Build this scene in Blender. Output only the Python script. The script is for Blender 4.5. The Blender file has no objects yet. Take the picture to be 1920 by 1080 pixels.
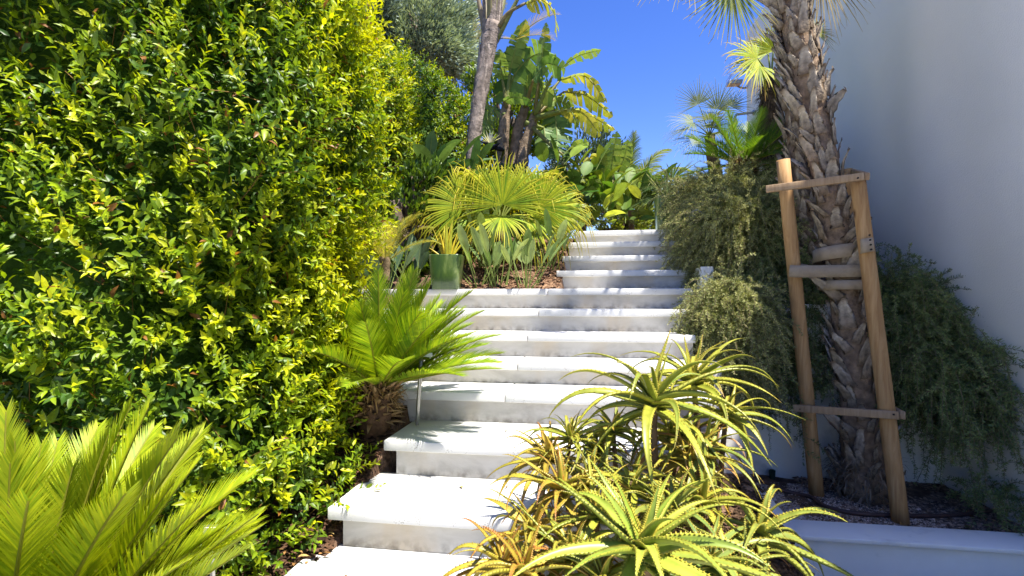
import bpy, bmesh, math, random
import numpy as np
from mathutils import Vector, Matrix
random.seed(7)
rng = np.random.default_rng(7)
SC = bpy.context.scene
COL = SC.collection

# ------------------------------------------------------------------ camera, sky, sun, exposure
EYE = 1.15
F = 1000.0                       # focal length in pixels of the 1920 px wide photograph
HOR = 562.0
cam_d = bpy.data.cameras.new('camera')
cam = bpy.data.objects.new('camera', cam_d)
COL.objects.link(cam)
cam.location = (0, 0, EYE)
cam.rotation_euler = (math.radians(90), 0, 0)
cam_d.sensor_width = 36
cam_d.lens = 36 * F / 1920
cam_d.shift_y = (HOR - 540) / 1920
cam_d.clip_start = 0.05
cam_d.clip_end = 2000
SC.camera = cam

SUN_EL = math.radians(66)
SUN_AZ = math.atan2(0.74, -0.67)        # clockwise from +Y
sun_vec = Vector((math.sin(SUN_AZ) * math.cos(SUN_EL), math.cos(SUN_AZ) * math.cos(SUN_EL), math.sin(SUN_EL)))
W = bpy.data.worlds.new('World')
SC.world = W
W.use_nodes = True
nt = W.node_tree
bg = nt.nodes['Background']
sky = nt.nodes.new('ShaderNodeTexSky')
sky.sky_type = 'NISHITA'
sky.sun_disc = False
sky.sun_elevation = SUN_EL
sky.sun_rotation = SUN_AZ
sky.altitude = 0
sky.air_density = 1.0
sky.dust_density = 0.0
sky.ozone_density = 2.5
hs = nt.nodes.new('ShaderNodeHueSaturation')       # the deep polarised blue of the photograph, over the whole sky
hs.inputs['Saturation'].default_value = 1.30
hs.inputs['Hue'].default_value = 0.523
hs.inputs['Value'].default_value = 0.74
nt.links.new(sky.outputs[0], hs.inputs['Color'])
nt.links.new(hs.outputs[0], bg.inputs[0])
bg.inputs[1].default_value = 0.13
sl = bpy.data.lights.new('sun', 'SUN')
sl.energy = 4.6
sl.angle = math.radians(0.53)
sl.color = (1.0, 0.95, 0.86)
so = bpy.data.objects.new('sun', sl)
COL.objects.link(so)
so.rotation_euler = sun_vec.to_track_quat('Z', 'Y').to_euler()
so.location = (6, -6, 14)
SC.view_settings.view_transform = 'Standard'
SC.view_settings.look = 'None'
SC.view_settings.gamma = 1
SC.view_settings.use_curve_mapping = False
SC.view_settings.exposure = 1.47
SC.cycles.use_denoising = True
SC.cycles.max_bounces = 10
SC.cycles.diffuse_bounces = 6
SC.cycles.transparent_max_bounces = 8

# ------------------------------------------------------------------ helpers
TH = math.radians(9)
EU = np.array([math.cos(TH), -math.sin(TH), 0])     # across the stairs, to the right
EV = np.array([math.sin(TH), math.cos(TH), 0])      # up the stairs
UP = np.array([0, 0, 1.0])

def UV(u, v, z=0.0):
    return EU * u + EV * v + UP * z

def P(x, y, d):
    """the point at depth d metres that stands at photograph pixel x, y"""
    return np.array([(x - 960) / F * d, d, EYE + (HOR - y) / F * d])

def nrm(v):
    v = np.asarray(v, float)
    n = np.linalg.norm(v, axis=-1, keepdims=True)
    return v / np.maximum(n, 1e-9)

def lerp(a, b, t):
    return np.asarray(a) * (1 - t) + np.asarray(b) * t

class MB:
    def __init__(self, origin=(0, 0, 0)):
        self.V, self.Cc, self.L, self.T, self.n = [], [], [], [], 0
        self.o = np.asarray(origin, float)
    def add(self, V, faces, col=(0.5, 0.5, 0.5)):
        V = np.asarray(V, float)
        c = np.asarray(col, float)
        if c.ndim == 1:
            c = np.broadcast_to(c, (len(V), 3))
        self.V.append(V); self.Cc.append(c)
        for f in faces:
            self.L.append(np.asarray(f) + self.n); self.T.append(len(f))
        self.n += len(V)
    def addk(self, V, F_, col):
        """faces as one integer array (k, m)"""
        V = np.asarray(V, float)
        c = np.asarray(col, float)
        if c.ndim == 1:
            c = np.broadcast_to(c, (len(V), 3))
        self.V.append(V); self.Cc.append(c)
        F_ = np.asarray(F_)
        self.L.append((F_ + self.n).ravel()); self.T.extend([F_.shape[1]] * len(F_))
        self.n += len(V)
    def mesh(self, name, smooth=True):
        me = bpy.data.meshes.new(name)
        V = np.concatenate(self.V) - self.o
        L = np.concatenate(self.L).astype(np.int32)
        T = np.array(self.T, np.int32)
        me.vertices.add(len(V)); me.vertices.foreach_set('co', V.astype(np.float32).ravel())
        me.loops.add(len(L)); me.loops.foreach_set('vertex_index', L)
        me.polygons.add(len(T))
        st = np.zeros(len(T), np.int32); st[1:] = np.cumsum(T)[:-1]
        me.polygons.foreach_set('loop_start', st)
        me.polygons.foreach_set('loop_total', T)
        a = me.attributes.new('col', 'FLOAT_COLOR', 'POINT')
        C4 = np.ones((len(V), 4), np.float32); C4[:, :3] = np.concatenate(self.Cc)
        a.data.foreach_set('color', C4.ravel())
        if smooth:
            me.polygons.foreach_set('use_smooth', np.ones(len(T), bool))
        me.update(calc_edges=True); me.validate()
        return me
    def build(self, name, mat, parent=None, smooth=True, kind=None, label=None):
        me = self.mesh(name, smooth)
        me.materials.append(mat)
        return link(name, me, parent, kind, label)

def link(name, me, parent=None, kind=None, label=None):
    o = bpy.data.objects.new(name, me)
    COL.objects.link(o)
    if parent is not None:
        o.parent = parent
    if kind: o['kind'] = kind
    if label: o['label'] = label
    return o

def thing(name, label, cat, loc, group=None):
    o = bpy.data.objects.new(name, None)
    o.empty_display_size = 0.1
    COL.objects.link(o)
    o.location = tuple(float(a) for a in loc)
    o['label'] = label; o['category'] = cat
    if group: o['group'] = group
    return o

def tag(o, label, cat, group=None):
    o['label'] = label; o['category'] = cat
    if group: o['group'] = group
    return o

# ------------------------------------------------------------------ materials
def new_mat(name):
    m = bpy.data.materials.new(name)
    m.use_nodes = True
    t = m.node_tree
    return m, t, t.nodes['Principled BSDF'], t.nodes['Material Output']

def N(t, kind, **kw):
    n = t.nodes.new(kind)
    for k, v in kw.items():
        if k.startswith('i_'):
            n.inputs[k[2:].replace('_', ' ')].default_value = v
        else:
            setattr(n, k, v)
    return n

def leaf_mat(name, rough=0.45, trans=0.35, spec=0.4, tint=(1.25, 1.2, 0.55), var=0.3, nscale=30.0, bump=0.0, bscale=80, gain=0.84):
    m, t, p, out = new_mat(name)
    at = N(t, 'ShaderNodeAttribute', attribute_name='col')
    tc = N(t, 'ShaderNodeTexCoord')
    no = N(t, 'ShaderNodeTexNoise', i_Scale=nscale, i_Detail=3.0)
    t.links.new(tc.outputs['Object'], no.inputs['Vector'])
    mr = N(t, 'ShaderNodeMapRange')
    mr.inputs['From Min'].default_value = 0.3; mr.inputs['From Max'].default_value = 0.7
    mr.inputs['To Min'].default_value = 1 - var; mr.inputs['To Max'].default_value = 1 + var
    t.links.new(no.outputs['Fac'], mr.inputs['Value'])
    mr.inputs['To Min'].default_value *= gain; mr.inputs['To Max'].default_value *= gain
    mul = N(t, 'ShaderNodeVectorMath', operation='MULTIPLY')
    t.links.new(at.outputs['Color'], mul.inputs[0]); t.links.new(mr.outputs[0], mul.inputs[1])
    t.links.new(mul.outputs[0], p.inputs['Base Color'])
    p.inputs['Roughness'].default_value = rough
    p.inputs['Specular IOR Level'].default_value = spec
    if trans > 0:
        tr = N(t, 'ShaderNodeBsdfTranslucent')
        m2 = N(t, 'ShaderNodeVectorMath', operation='MULTIPLY')
        m2.inputs[1].default_value = tint
        t.links.new(mul.outputs[0], m2.inputs[0]); t.links.new(m2.outputs[0], tr.inputs['Color'])
        mx = N(t, 'ShaderNodeMixShader'); mx.inputs[0].default_value = trans
        t.links.new(p.outputs[0], mx.inputs[1]); t.links.new(tr.outputs[0], mx.inputs[2])
        t.links.new(mx.outputs[0], out.inputs['Surface'])
    if bump > 0:
        nb = N(t, 'ShaderNodeTexNoise', i_Scale=bscale, i_Detail=4.0)
        t.links.new(tc.outputs['Object'], nb.inputs['Vector'])
        b = N(t, 'ShaderNodeBump'); b.inputs['Strength'].default_value = bump; b.inputs['Distance'].default_value = 0.01
        t.links.new(nb.outputs['Fac'], b.inputs['Height']); t.links.new(b.outputs[0], p.inputs['Normal'])
    return m

def ramp(t, fac, stops):
    r = N(t, 'ShaderNodeValToRGB')
    e = r.color_ramp.elements
    while len(e) < len(stops): e.new(0.5)
    for k, (pos, c) in enumerate(stops):
        e[k].position = pos; e[k].color = (*c, 1)
    t.links.new(fac, r.inputs[0])
    return r

def noise_mat(name, stops, scale=4.0, detail=8.0, rough=0.8, bump=0.2, bscale=60.0, bdist=0.01, stretch=(1, 1, 1), spec=0.3, coat=0.0, distort=0.0):
    m, t, p, out = new_mat(name)
    tc = N(t, 'ShaderNodeTexCoord')
    mp = N(t, 'ShaderNodeMapping'); mp.inputs['Scale'].default_value = stretch
    t.links.new(tc.outputs['Object'], mp.inputs['Vector'])
    no = N(t, 'ShaderNodeTexNoise', i_Scale=scale, i_Detail=detail, i_Distortion=distort)
    no.inputs['Roughness'].default_value = 0.62
    t.links.new(mp.outputs[0], no.inputs['Vector'])
    r = ramp(t, no.outputs['Fac'], stops)
    t.links.new(r.outputs[0], p.inputs['Base Color'])
    p.inputs['Roughness'].default_value = rough
    p.inputs['Specular IOR Level'].default_value = spec
    p.inputs['Coat Weight'].default_value = coat
    if bump > 0:
        nb = N(t, 'ShaderNodeTexNoise', i_Scale=bscale, i_Detail=5.0)
        t.links.new(mp.outputs[0], nb.inputs['Vector'])
        b = N(t, 'ShaderNodeBump'); b.inputs['Strength'].default_value = bump; b.inputs['Distance'].default_value = bdist
        t.links.new(nb.outputs['Fac'], b.inputs['Height']); t.links.new(b.outputs[0], p.inputs['Normal'])
    return m, t, p

def slab_mat():
    m, t, p = noise_mat('white_terrazzo', [(0.3, (0.57, 0.565, 0.55)), (0.7, (0.67, 0.665, 0.65))], scale=3.0, rough=0.6, bump=0.15, bscale=120, bdist=0.003)
    tc = N(t, 'ShaderNodeTexCoord')
    vo = N(t, 'ShaderNodeTexVoronoi', i_Scale=130.0)
    t.links.new(tc.outputs['Object'], vo.inputs['Vector'])
    nz = N(t, 'ShaderNodeTexNoise', i_Scale=14.0)
    t.links.new(tc.outputs['Object'], nz.inputs['Vector'])
    mm = N(t, 'ShaderNodeMapRange'); mm.inputs['From Min'].default_value = 0.40; mm.inputs['From Max'].default_value = 0.70
    mm.inputs['To Min'].default_value = 0.0; mm.inputs['To Max'].default_value = 0.36
    t.links.new(nz.outputs['Fac'], mm.inputs['Value'])
    lt = N(t, 'ShaderNodeMath', operation='LESS_THAN')
    t.links.new(vo.outputs['Distance'], lt.inputs[0]); t.links.new(mm.outputs[0], lt.inputs[1])
    mx = N(t, 'ShaderNodeMix', data_type='RGBA')
    src = p.inputs['Base Color'].links[0].from_socket
    t.links.new(lt.outputs[0], mx.inputs['Factor']); t.links.new(src, mx.inputs['A'])
    mx.inputs['B'].default_value = (0.36, 0.34, 0.31, 1)
    t.links.new(mx.outputs['Result'], p.inputs['Base Color'])
    return m

def riser_mat():
    """grey cast concrete: cloudy patches, brown drips, dark mould along the foot of each riser"""
    m, t, p = noise_mat('riser_concrete', [(0.28, (0.34, 0.32, 0.285)), (0.5, (0.50, 0.48, 0.445)), (0.72, (0.60, 0.58, 0.55))], scale=3.2, rough=0.75, bump=0.2, bscale=70, bdist=0.004, stretch=(1, 1, 2.2), distort=0.4)
    tc = N(t, 'ShaderNodeTexCoord')
    n2 = N(t, 'ShaderNodeTexNoise', i_Scale=2.3, i_Detail=7.0)
    mp = N(t, 'ShaderNodeMapping'); mp.inputs['Scale'].default_value = (2.0, 2.0, 0.7); mp.inputs['Location'].default_value = (3, 7, 1)
    t.links.new(tc.outputs['Object'], mp.inputs['Vector']); t.links.new(mp.outputs[0], n2.inputs['Vector'])
    r2 = ramp(t, n2.outputs['Fac'], [(0.52, (0, 0, 0)), (0.72, (0.6, 0.6, 0.6))])
    mx = N(t, 'ShaderNodeMix', data_type='RGBA')
    src = p.inputs['Base Color'].links[0].from_socket
    t.links.new(r2.outputs[0], mx.inputs['Factor']); t.links.new(src, mx.inputs['A']); mx.inputs['B'].default_value = (0.50, 0.40, 0.27, 1)
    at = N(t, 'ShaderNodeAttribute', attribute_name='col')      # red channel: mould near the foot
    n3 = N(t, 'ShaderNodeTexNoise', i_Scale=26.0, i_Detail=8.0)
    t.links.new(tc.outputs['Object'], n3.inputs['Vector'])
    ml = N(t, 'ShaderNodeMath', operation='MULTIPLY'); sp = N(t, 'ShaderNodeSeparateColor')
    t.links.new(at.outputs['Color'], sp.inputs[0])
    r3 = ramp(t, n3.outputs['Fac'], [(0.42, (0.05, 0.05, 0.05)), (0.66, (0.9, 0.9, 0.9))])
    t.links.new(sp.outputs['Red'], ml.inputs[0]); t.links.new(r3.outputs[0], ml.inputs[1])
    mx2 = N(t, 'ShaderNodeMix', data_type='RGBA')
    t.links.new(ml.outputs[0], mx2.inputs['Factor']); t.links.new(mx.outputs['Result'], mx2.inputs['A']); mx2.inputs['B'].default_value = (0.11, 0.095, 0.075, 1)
    t.links.new(mx2.outputs['Result'], p.inputs['Base Color'])
    return m

def wood_mat(name, stops):
    m, t, p = noise_mat(name, stops, scale=6.0, rough=0.75, bump=0.35, bscale=40, bdist=0.004, stretch=(6, 6, 0.5), distort=1.2)
    tc = N(t, 'ShaderNodeTexCoord')
    vo = N(t, 'ShaderNodeTexVoronoi', i_Scale=5.0)
    mp = N(t, 'ShaderNodeMapping'); mp.inputs['Scale'].default_value = (1.0, 1.0, 0.6)
    t.links.new(tc.outputs['Object'], mp.inputs['Vector']); t.links.new(mp.outputs[0], vo.inputs['Vector'])
    r = ramp(t, vo.outputs['Distance'], [(0.03, (1, 1, 1)), (0.10, (0, 0, 0))])
    mx = N(t, 'ShaderNodeMix', data_type='RGBA')
    src = p.inputs['Base Color'].links[0].from_socket
    t.links.new(r.outputs[0], mx.inputs['Factor']); t.links.new(src, mx.inputs['A']); mx.inputs['B'].default_value = (0.10, 0.05, 0.02, 1)
    t.links.new(mx.outputs['Result'], p.inputs['Base Color'])
    return m

M = {}
M['slab'] = slab_mat()
M['riser'] = riser_mat()
M['soil'] = noise_mat('mulch_soil', [(0.3, (0.045, 0.026, 0.017)), (0.5, (0.13, 0.075, 0.045)), (0.68, (0.30, 0.19, 0.12))], scale=9, rough=0.95, bump=0.9, bscale=45, bdist=0.03)[0]
M['stucco'] = noise_mat('white_stucco', [(0.3, (0.82, 0.78, 0.70)), (0.7, (0.89, 0.85, 0.77))], scale=0.9, rough=0.85, bump=0.5, bscale=150, bdist=0.006)[0]
M['paint'] = noise_mat('white_wall_paint', [(0.32, (0.52, 0.50, 0.46)), (0.42, (0.80, 0.775, 0.71)), (0.7, (0.87, 0.845, 0.78))], scale=2.2, rough=0.6, bump=0.2, bscale=50, bdist=0.004)[0]
M['grey_wall'] = noise_mat('grey_render', [(0.3, (0.38, 0.36, 0.33)), (0.7, (0.58, 0.56, 0.52))], scale=4, rough=0.8, bump=0.25, bscale=60, bdist=0.004)[0]
M['wood'] = wood_mat('pine_post', [(0.25, (0.25, 0.125, 0.045)), (0.5, (0.38, 0.215, 0.085)), (0.75, (0.48, 0.30, 0.14))])
M['wood_grey'] = wood_mat('weathered_batten', [(0.25, (0.22, 0.135, 0.07)), (0.5, (0.34, 0.225, 0.125)), (0.75, (0.42, 0.30, 0.18))])
M['strap'] = noise_mat('jute_strap', [(0.3, (0.27, 0.205, 0.135)), (0.7, (0.38, 0.30, 0.21))], scale=18, rough=0.95, bump=0.6, bscale=260, bdist=0.004)[0]
M['pipe'] = noise_mat('brown_pipe', [(0.3, (0.055, 0.028, 0.022)), (0.7, (0.10, 0.055, 0.042))], scale=12, rough=0.5, bump=0.1)[0]
M['metal'] = noise_mat('brushed_steel', [(0.3, (0.34, 0.33, 0.30)), (0.7, (0.46, 0.45, 0.42))], scale=20, rough=0.35, bump=0.0)[0]
M['metal'].node_tree.nodes['Principled BSDF'].inputs['Metallic'].default_value = 0.8
M['white_metal'] = noise_mat('white_enamel', [(0.3, (0.72, 0.72, 0.70)), (0.7, (0.82, 0.82, 0.80))], scale=10, rough=0.4, bump=0.0)[0]
M['glaze'] = noise_mat('green_glaze', [(0.32, (0.022, 0.055, 0.018)), (0.5, (0.055, 0.10, 0.022)), (0.60, (0.12, 0.17, 0.05)), (0.72, (0.28, 0.30, 0.13))], scale=14, rough=0.28, bump=0.15, bscale=25, bdist=0.006, stretch=(1, 1, 0.22), spec=0.4, coat=0.25, distort=0.6)[0]
M['bark'] = leaf_mat('palm_boot_bark', rough=0.9, trans=0.0, spec=0.15, var=0.45, nscale=22, bump=0.8, bscale=70)
M['fibre'] = leaf_mat('palm_fibre', rough=0.9, trans=0.1, spec=0.1, var=0.3, nscale=20)
M['stem'] = leaf_mat('plant_stem', rough=0.8, trans=0.0, spec=0.2, var=0.35, nscale=25, bump=0.5)
M['hedge'] = leaf_mat('hedge_leaf', rough=0.42, trans=0.40, spec=0.38, var=0.18, nscale=9, tint=(1.35, 1.25, 0.4))
M['grey_leaf'] = leaf_mat('silver_leaf', rough=0.55, trans=0.2, spec=0.3, var=0.2, nscale=8)
M['cycad'] = leaf_mat('cycad_leaf', rough=0.5, trans=0.38, spec=0.3, var=0.2, nscale=10, tint=(1.35, 1.25, 0.4))
M['aloe'] = leaf_mat('aloe_leaf', rough=0.42, trans=0.16, spec=0.45, var=0.2, nscale=26, tint=(1.3, 1.2, 0.5))
M['fan'] = leaf_mat('fan_palm_leaf', rough=0.55, trans=0.36, spec=0.25, var=0.2, nscale=14, tint=(1.35, 1.2, 0.4))
M['paddle'] = leaf_mat('paddle_leaf', rough=0.52, trans=0.34, spec=0.28, var=0.22, nscale=16)
M['rosemary'] = leaf_mat('rosemary_needle', rough=0.6, trans=0.2, spec=0.25, var=0.25, nscale=5)
M['chip'] = leaf_mat('bark_chip', rough=0.95, trans=0.0, spec=0.1, var=0.4, nscale=60)
M['stone'] = leaf_mat('pebble_stone', rough=0.8, trans=0.0, spec=0.25, var=0.3, nscale=60)

# ------------------------------------------------------------------ shape helpers
def frame_box(c, ax, ay, az, sx, sy, sz, bevel=0.004, seg=2):
    """box mesh data with half sizes along three axes, bevelled; returns verts, faces"""
    bm = bmesh.new()
    bmesh.ops.create_cube(bm, size=2)
    for v in bm.verts:
        v.co = Vector((v.co.x * sx, v.co.y * sy, v.co.z * sz))
    if bevel > 0:
        bmesh.ops.bevel(bm, geom=bm.edges[:], offset=bevel, segments=seg, affect='EDGES', profile=0.5)
    bm.verts.index_update()
    V = np.array([v.co[:] for v in bm.verts])
    Fs = [[v.index for v in f.verts] for f in bm.faces]
    bm.free()
    A = np.stack([nrm(ax), nrm(ay), nrm(az)])
    return V @ A + np.asarray(c), Fs

def box_uv(mb, u0, u1, v0, v1, z0, z1, bevel=0.004, col=(0.5, 0.5, 0.5), uax=EU, vax=EV):
    c = uax * (u0 + u1) / 2 + vax * (v0 + v1) / 2 + UP * (z0 + z1) / 2
    V, Fs = frame_box(c, uax, vax, UP, (u1 - u0) / 2, (v1 - v0) / 2, (z1 - z0) / 2, bevel)
    mb.add(V, Fs, col)

def spline(ctrl, n):
    C = np.asarray(ctrl, float)
    if len(C) == 2:
        return C[0] + (C[1] - C[0]) * np.linspace(0, 1, n)[:, None]
    Q = np.vstack([2 * C[0] - C[1], C, 2 * C[-1] - C[-2]])
    ts = np.linspace(0, len(C) - 1 - 1e-9, n)
    i = ts.astype(int); t = (ts - i)[:, None]
    p0, p1, p2, p3 = Q[i], Q[i + 1], Q[i + 2], Q[i + 3]
    return 0.5 * (2 * p1 + (p2 - p0) * t + (2 * p0 - 5 * p1 + 4 * p2 - p3) * t ** 2 + (3 * p1 - p0 - 3 * p2 + p3) * t ** 3)

def tangents(Cn):
    return nrm(np.gradient(Cn, axis=0))

def tube(mb, C, R, col, k=6, jitter=0.0, cap=True):
    C = np.asarray(C, float); n = len(C)
    R = np.broadcast_to(np.asarray(R, float), (n,))
    T = tangents(C)
    ref = np.array([0.31, 0.95, 0.05]) if abs(T[0] @ UP) > 0.8 else UP
    A = nrm(np.cross(T, ref)); B = np.cross(T, A)
    a = np.linspace(0, 2 * math.pi, k, endpoint=False)
    rr = R[:, None] * (1 + jitter * rng.normal(size=(n, k)))
    V = C[:, None] + rr[..., None] * (np.cos(a)[None, :, None] * A[:, None] + np.sin(a)[None, :, None] * B[:, None])
    idx = np.arange(n * k).reshape(n, k)
    a0, a1 = idx[:-1], idx[1:]
    Fq = np.stack([a0, np.roll(a0, -1, 1), np.roll(a1, -1, 1), a1], -1).reshape(-1, 4)
    c = np.asarray(col, float)
    if c.ndim == 2: c = np.repeat(c, k, 0)
    base = mb.n
    mb.addk(V.reshape(-1, 3), Fq, c)
    if cap:
        mb.L.append(idx[0][::-1] + base); mb.T.append(k)
        mb.L.append(idx[-1] + base); mb.T.append(k)

def gpath(p0, d0, L, n, droop, power=1.0, wob=0.0):
    """a stalk that starts along d0 and bends under its weight"""
    p = np.array(p0, float); d = nrm(d0); out = [p.copy()]
    ds = L / (n - 1)
    for i in range(n - 1):
        t = (i + 1) / (n - 1)
        d = nrm(d + np.array([0, 0, -1]) * droop * (t ** power) / (n - 1) + wob * rng.normal(size=3) / (n - 1))
        p = p + d * ds; out.append(p.copy())
    return np.array(out)

def side_of(C, roll=0.0):
    """side vectors of a blade along C: horizontal by default, rolled about the tangent"""
    T = tangents(C)
    h = C[-1] - C[0]; h = np.array([h[0], h[1], 0])
    if np.linalg.norm(h) < 1e-4: h = np.array([1.0, 0, 0])
    s = nrm(np.array([h[1], -h[0], 0]))
    S = nrm(s[None] - T * (T @ s)[:, None])
    if roll:
        Nn = np.cross(S, T)
        S = S * math.cos(roll) + Nn * math.sin(roll)
    return S, np.cross(S, T)

def flat_blade(mb, C, Wd, col, fold=0.15, S=None, roll=0.0, col_edge=None):
    """thin folded leaf blade: three points per ring"""
    C = np.asarray(C); n = len(C)
    Wd = np.asarray(Wd)[:, None]
    if S is None: S, Nn = side_of(C, roll)
    else: Nn = np.cross(S, tangents(C))
    V = np.stack([C - S * Wd + Nn * Wd * fold, C, C + S * Wd + Nn * Wd * fold], 1).reshape(-1, 3)
    i = np.arange(n - 1) * 3
    Fq = np.concatenate([np.stack([i, i + 1, i + 4, i + 3], -1), np.stack([i + 1, i + 2, i + 5, i + 4], -1)])
    c = np.asarray(col, float)
    if c.ndim == 1: c = np.broadcast_to(c, (n, 3))
    ce = c if col_edge is None else np.broadcast_to(np.asarray(col_edge, float), (n, 3))
    mb.addk(V, Fq, np.stack([ce, c, ce], 1).reshape(-1, 3))

def thick_blade(mb, C, Wd, Tk, col, edge, S=None, roll=0.0, teeth=0, tooth=0.004, toothcol=(0.6, 0.5, 0.1), channel=0.35):
    """fleshy leaf: channelled above, rounded beneath, optional marginal teeth"""
    C = np.asarray(C); n = len(C)
    Wd = np.asarray(Wd)[:, None]; Tk = np.asarray(Tk)[:, None]
    if S is None: S, Nn = side_of(C, roll)
    else: Nn = np.cross(S, tangents(C))
    ch = channel
    ring = [C - S * Wd + Nn * Wd * ch, C - S * Wd * 0.5 + Nn * Wd * ch * 0.25, C + S * 0, C + S * Wd * 0.5 + Nn * Wd * ch * 0.25, C + S * Wd + Nn * Wd * ch,
            C + S * Wd * 0.55 - Nn * Tk * 0.8, C - Nn * Tk, C - S * Wd * 0.55 - Nn * Tk * 0.8]
    k = 8
    V = np.stack(ring, 1).reshape(-1, 3)
    idx = np.arange(n * k).reshape(n, k)
    a0, a1 = idx[:-1], idx[1:]
    Fq = np.stack([a0, np.roll(a0, -1, 1), np.roll(a1, -1, 1), a1], -1).reshape(-1, 4)
    c = np.asarray(col, float)
    if c.ndim == 1: c = np.broadcast_to(c, (n, 3))
    e = np.asarray(edge, float)
    if e.ndim == 1: e = np.broadcast_to(e, (n, 3))
    cc = np.stack([e, c, c * 1.05, c, e, c * 0.9, c * 0.85, c * 0.9], 1).reshape(-1, 3)
    mb.addk(V, Fq, cc)
    if teeth:
        ts = np.linspace(0.06, 0.95, teeth)
        x = ts * (n - 1); i = np.minimum(x.astype(int), n - 2); fr = (x - i)[:, None]
        for sg in (0, 4):
            E = V.reshape(n, k, 3)[:, sg]
            pb = E[i] * (1 - fr) + E[i + 1] * fr
            T = tangents(C)[i]; sd = S[i] * (-1 if sg == 0 else 1)
            hgt = tooth * (0.6 + 0.6 * (1 - ts))[:, None] * rng.uniform(0.7, 1.2, (teeth, 1))
            wd = hgt * 0.55
            inn = pb - sd * hgt * 0.4
            tip = pb + sd * hgt * 0.8 + T * hgt * 0.45 + Nn[i] * hgt * 0.15
            TV = np.stack([inn - T * wd, inn + T * wd, tip, inn - Nn[i] * hgt * 0.35], 1).reshape(-1, 3)
            b = np.arange(teeth) * 4
            mb.addk(TV, np.concatenate([np.stack([b, b + 1, b + 2], -1), np.stack([b, b + 2, b + 3], -1), np.stack([b + 1, b + 3, b + 2], -1)]), toothcol)

LEAF = np.array([[0, 0, 0], [0.30, -0.5, 0.10], [0.30, 0, 0.02], [0.30, 0.5, 0.10], [0.68, -0.36, 0.03], [0.68, 0, -0.05], [0.68, 0.36, 0.03], [1.0, 0, -0.16]])
LEAF_T = np.array([[0, 2, 1], [0, 3, 2], [4, 5, 7], [5, 6, 7]])
LEAF_Q = np.array([[1, 2, 5, 4], [2, 3, 6, 5]])

def leaf_batch(mb, p, d, nn, L, Wd, col):
    p = np.asarray(p); k = len(p)
    d = nrm(d); s = nrm(np.cross(nn, d)); z = np.cross(d, s)
    V = (p[:, None] + LEAF[None, :, 0, None] * (L[:, None, None] * d[:, None]) + LEAF[None, :, 1, None] * (Wd[:, None, None] * s[:, None])
         + LEAF[None, :, 2, None] * (L[:, None, None] * z[:, None]))
    b = np.arange(k)[:, None, None] * 8
    base = mb.n
    c = np.repeat(col, 8, 0)
    mb.addk(V.reshape(-1, 3), (LEAF_T[None] + b).reshape(-1, 3), c)
    Q = (LEAF_Q[None] + b).reshape(-1, 4) + base
    mb.L.append(Q.ravel()); mb.T.extend([4] * len(Q))

class Noise:
    def __init__(self, seed, f=2.0, n=14):
        r = np.random.default_rng(seed)
        self.k = nrm(r.normal(size=(n, 3))) * f * r.uniform(0.6, 1.7, (n, 1)); self.ph = r.uniform(0, 6.28, n)
    def __call__(self, p):
        return np.sin(p @ self.k.T + self.ph).sum(-1) / math.sqrt(len(self.ph) / 2) * 0.5

# ------------------------------------------------------------------ ground
#            v front, z top, u left, u right, u of slab joint
STEPS = [(1.03, 0.205, -1.06, 0.30, None),
         (1.89, 0.360, -1.010, 0.28, None), (2.275, 0.518, -0.945, 0.30, None), (2.67, 0.674, -1.55, 0.575, -0.46),
         (2.97, 0.798, -1.55, 0.575, -0.44), (3.25, 0.941, -1.55, 0.575, -0.42), (3.53, 1.086, -1.55, 0.600, -0.38),
         (3.83, 1.229, -1.85, 0.656, -0.346), (4.15, 1.375, -0.308, 0.70, None), (4.48, 1.515, -0.284, 0.70, None),
         (4.79, 1.661, -0.256, 0.70, None), (5.09, 1.800, -0.209, 0.71, None)]
def bed_z(v):
    return np.interp(v, [-2, 1.2, 1.7, 2.0, 2.45, 2.9, 3.5, 3.85, 4.2, 5.15, 7, 12], [0.0, 0.05, 0.16, 0.27, 0.50, 0.66, 1.0, 1.20, 1.33, 1.76, 1.80, 1.85])

def ground_z(u, v):
    z = bed_z(v)
    low = np.full_like(z, -0.6)
    st = ((u > -0.985) & (u < 0.26) & (v > 1.0) & (v < 2.72)) | ((u > -1.52) & (u < 0.64) & (v > 2.70) & (v < 3.90)) | ((u > -0.24) & (u < 0.70) & (v >= 3.88) & (v < 5.3))
    z = np.where(st, z - 0.25, z)
    right = u > 0.28
    aloe = right & (u < 0.74) & (v < 2.74)
    z = np.where(aloe, np.interp(v, [1.0, 1.4, 2.7], [-0.5, 0.10, 0.30]), z)
    plant = (u >= 0.74) & (v < 3.72)
    z = np.where(plant, np.where((v > 2.70) & (u > 0.82), 0.0, -0.6), z)
    upper = (u >= 0.70) & (v >= 3.72)
    z = np.where(upper, np.interp(v, [3.7, 4.2, 4.6, 5.3, 6], [1.0, 1.2, 1.5, 1.8, 1.8]), z)
    side = (u >= 0.61) & (u < 0.74) & (v >= 2.74) & (v < 3.72)
    z = np.where(side, z - 0.5, z)
    z = np.where((v < 1.02) & (v > -12.5), np.minimum(z, -0.3), z)
    return z

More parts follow.
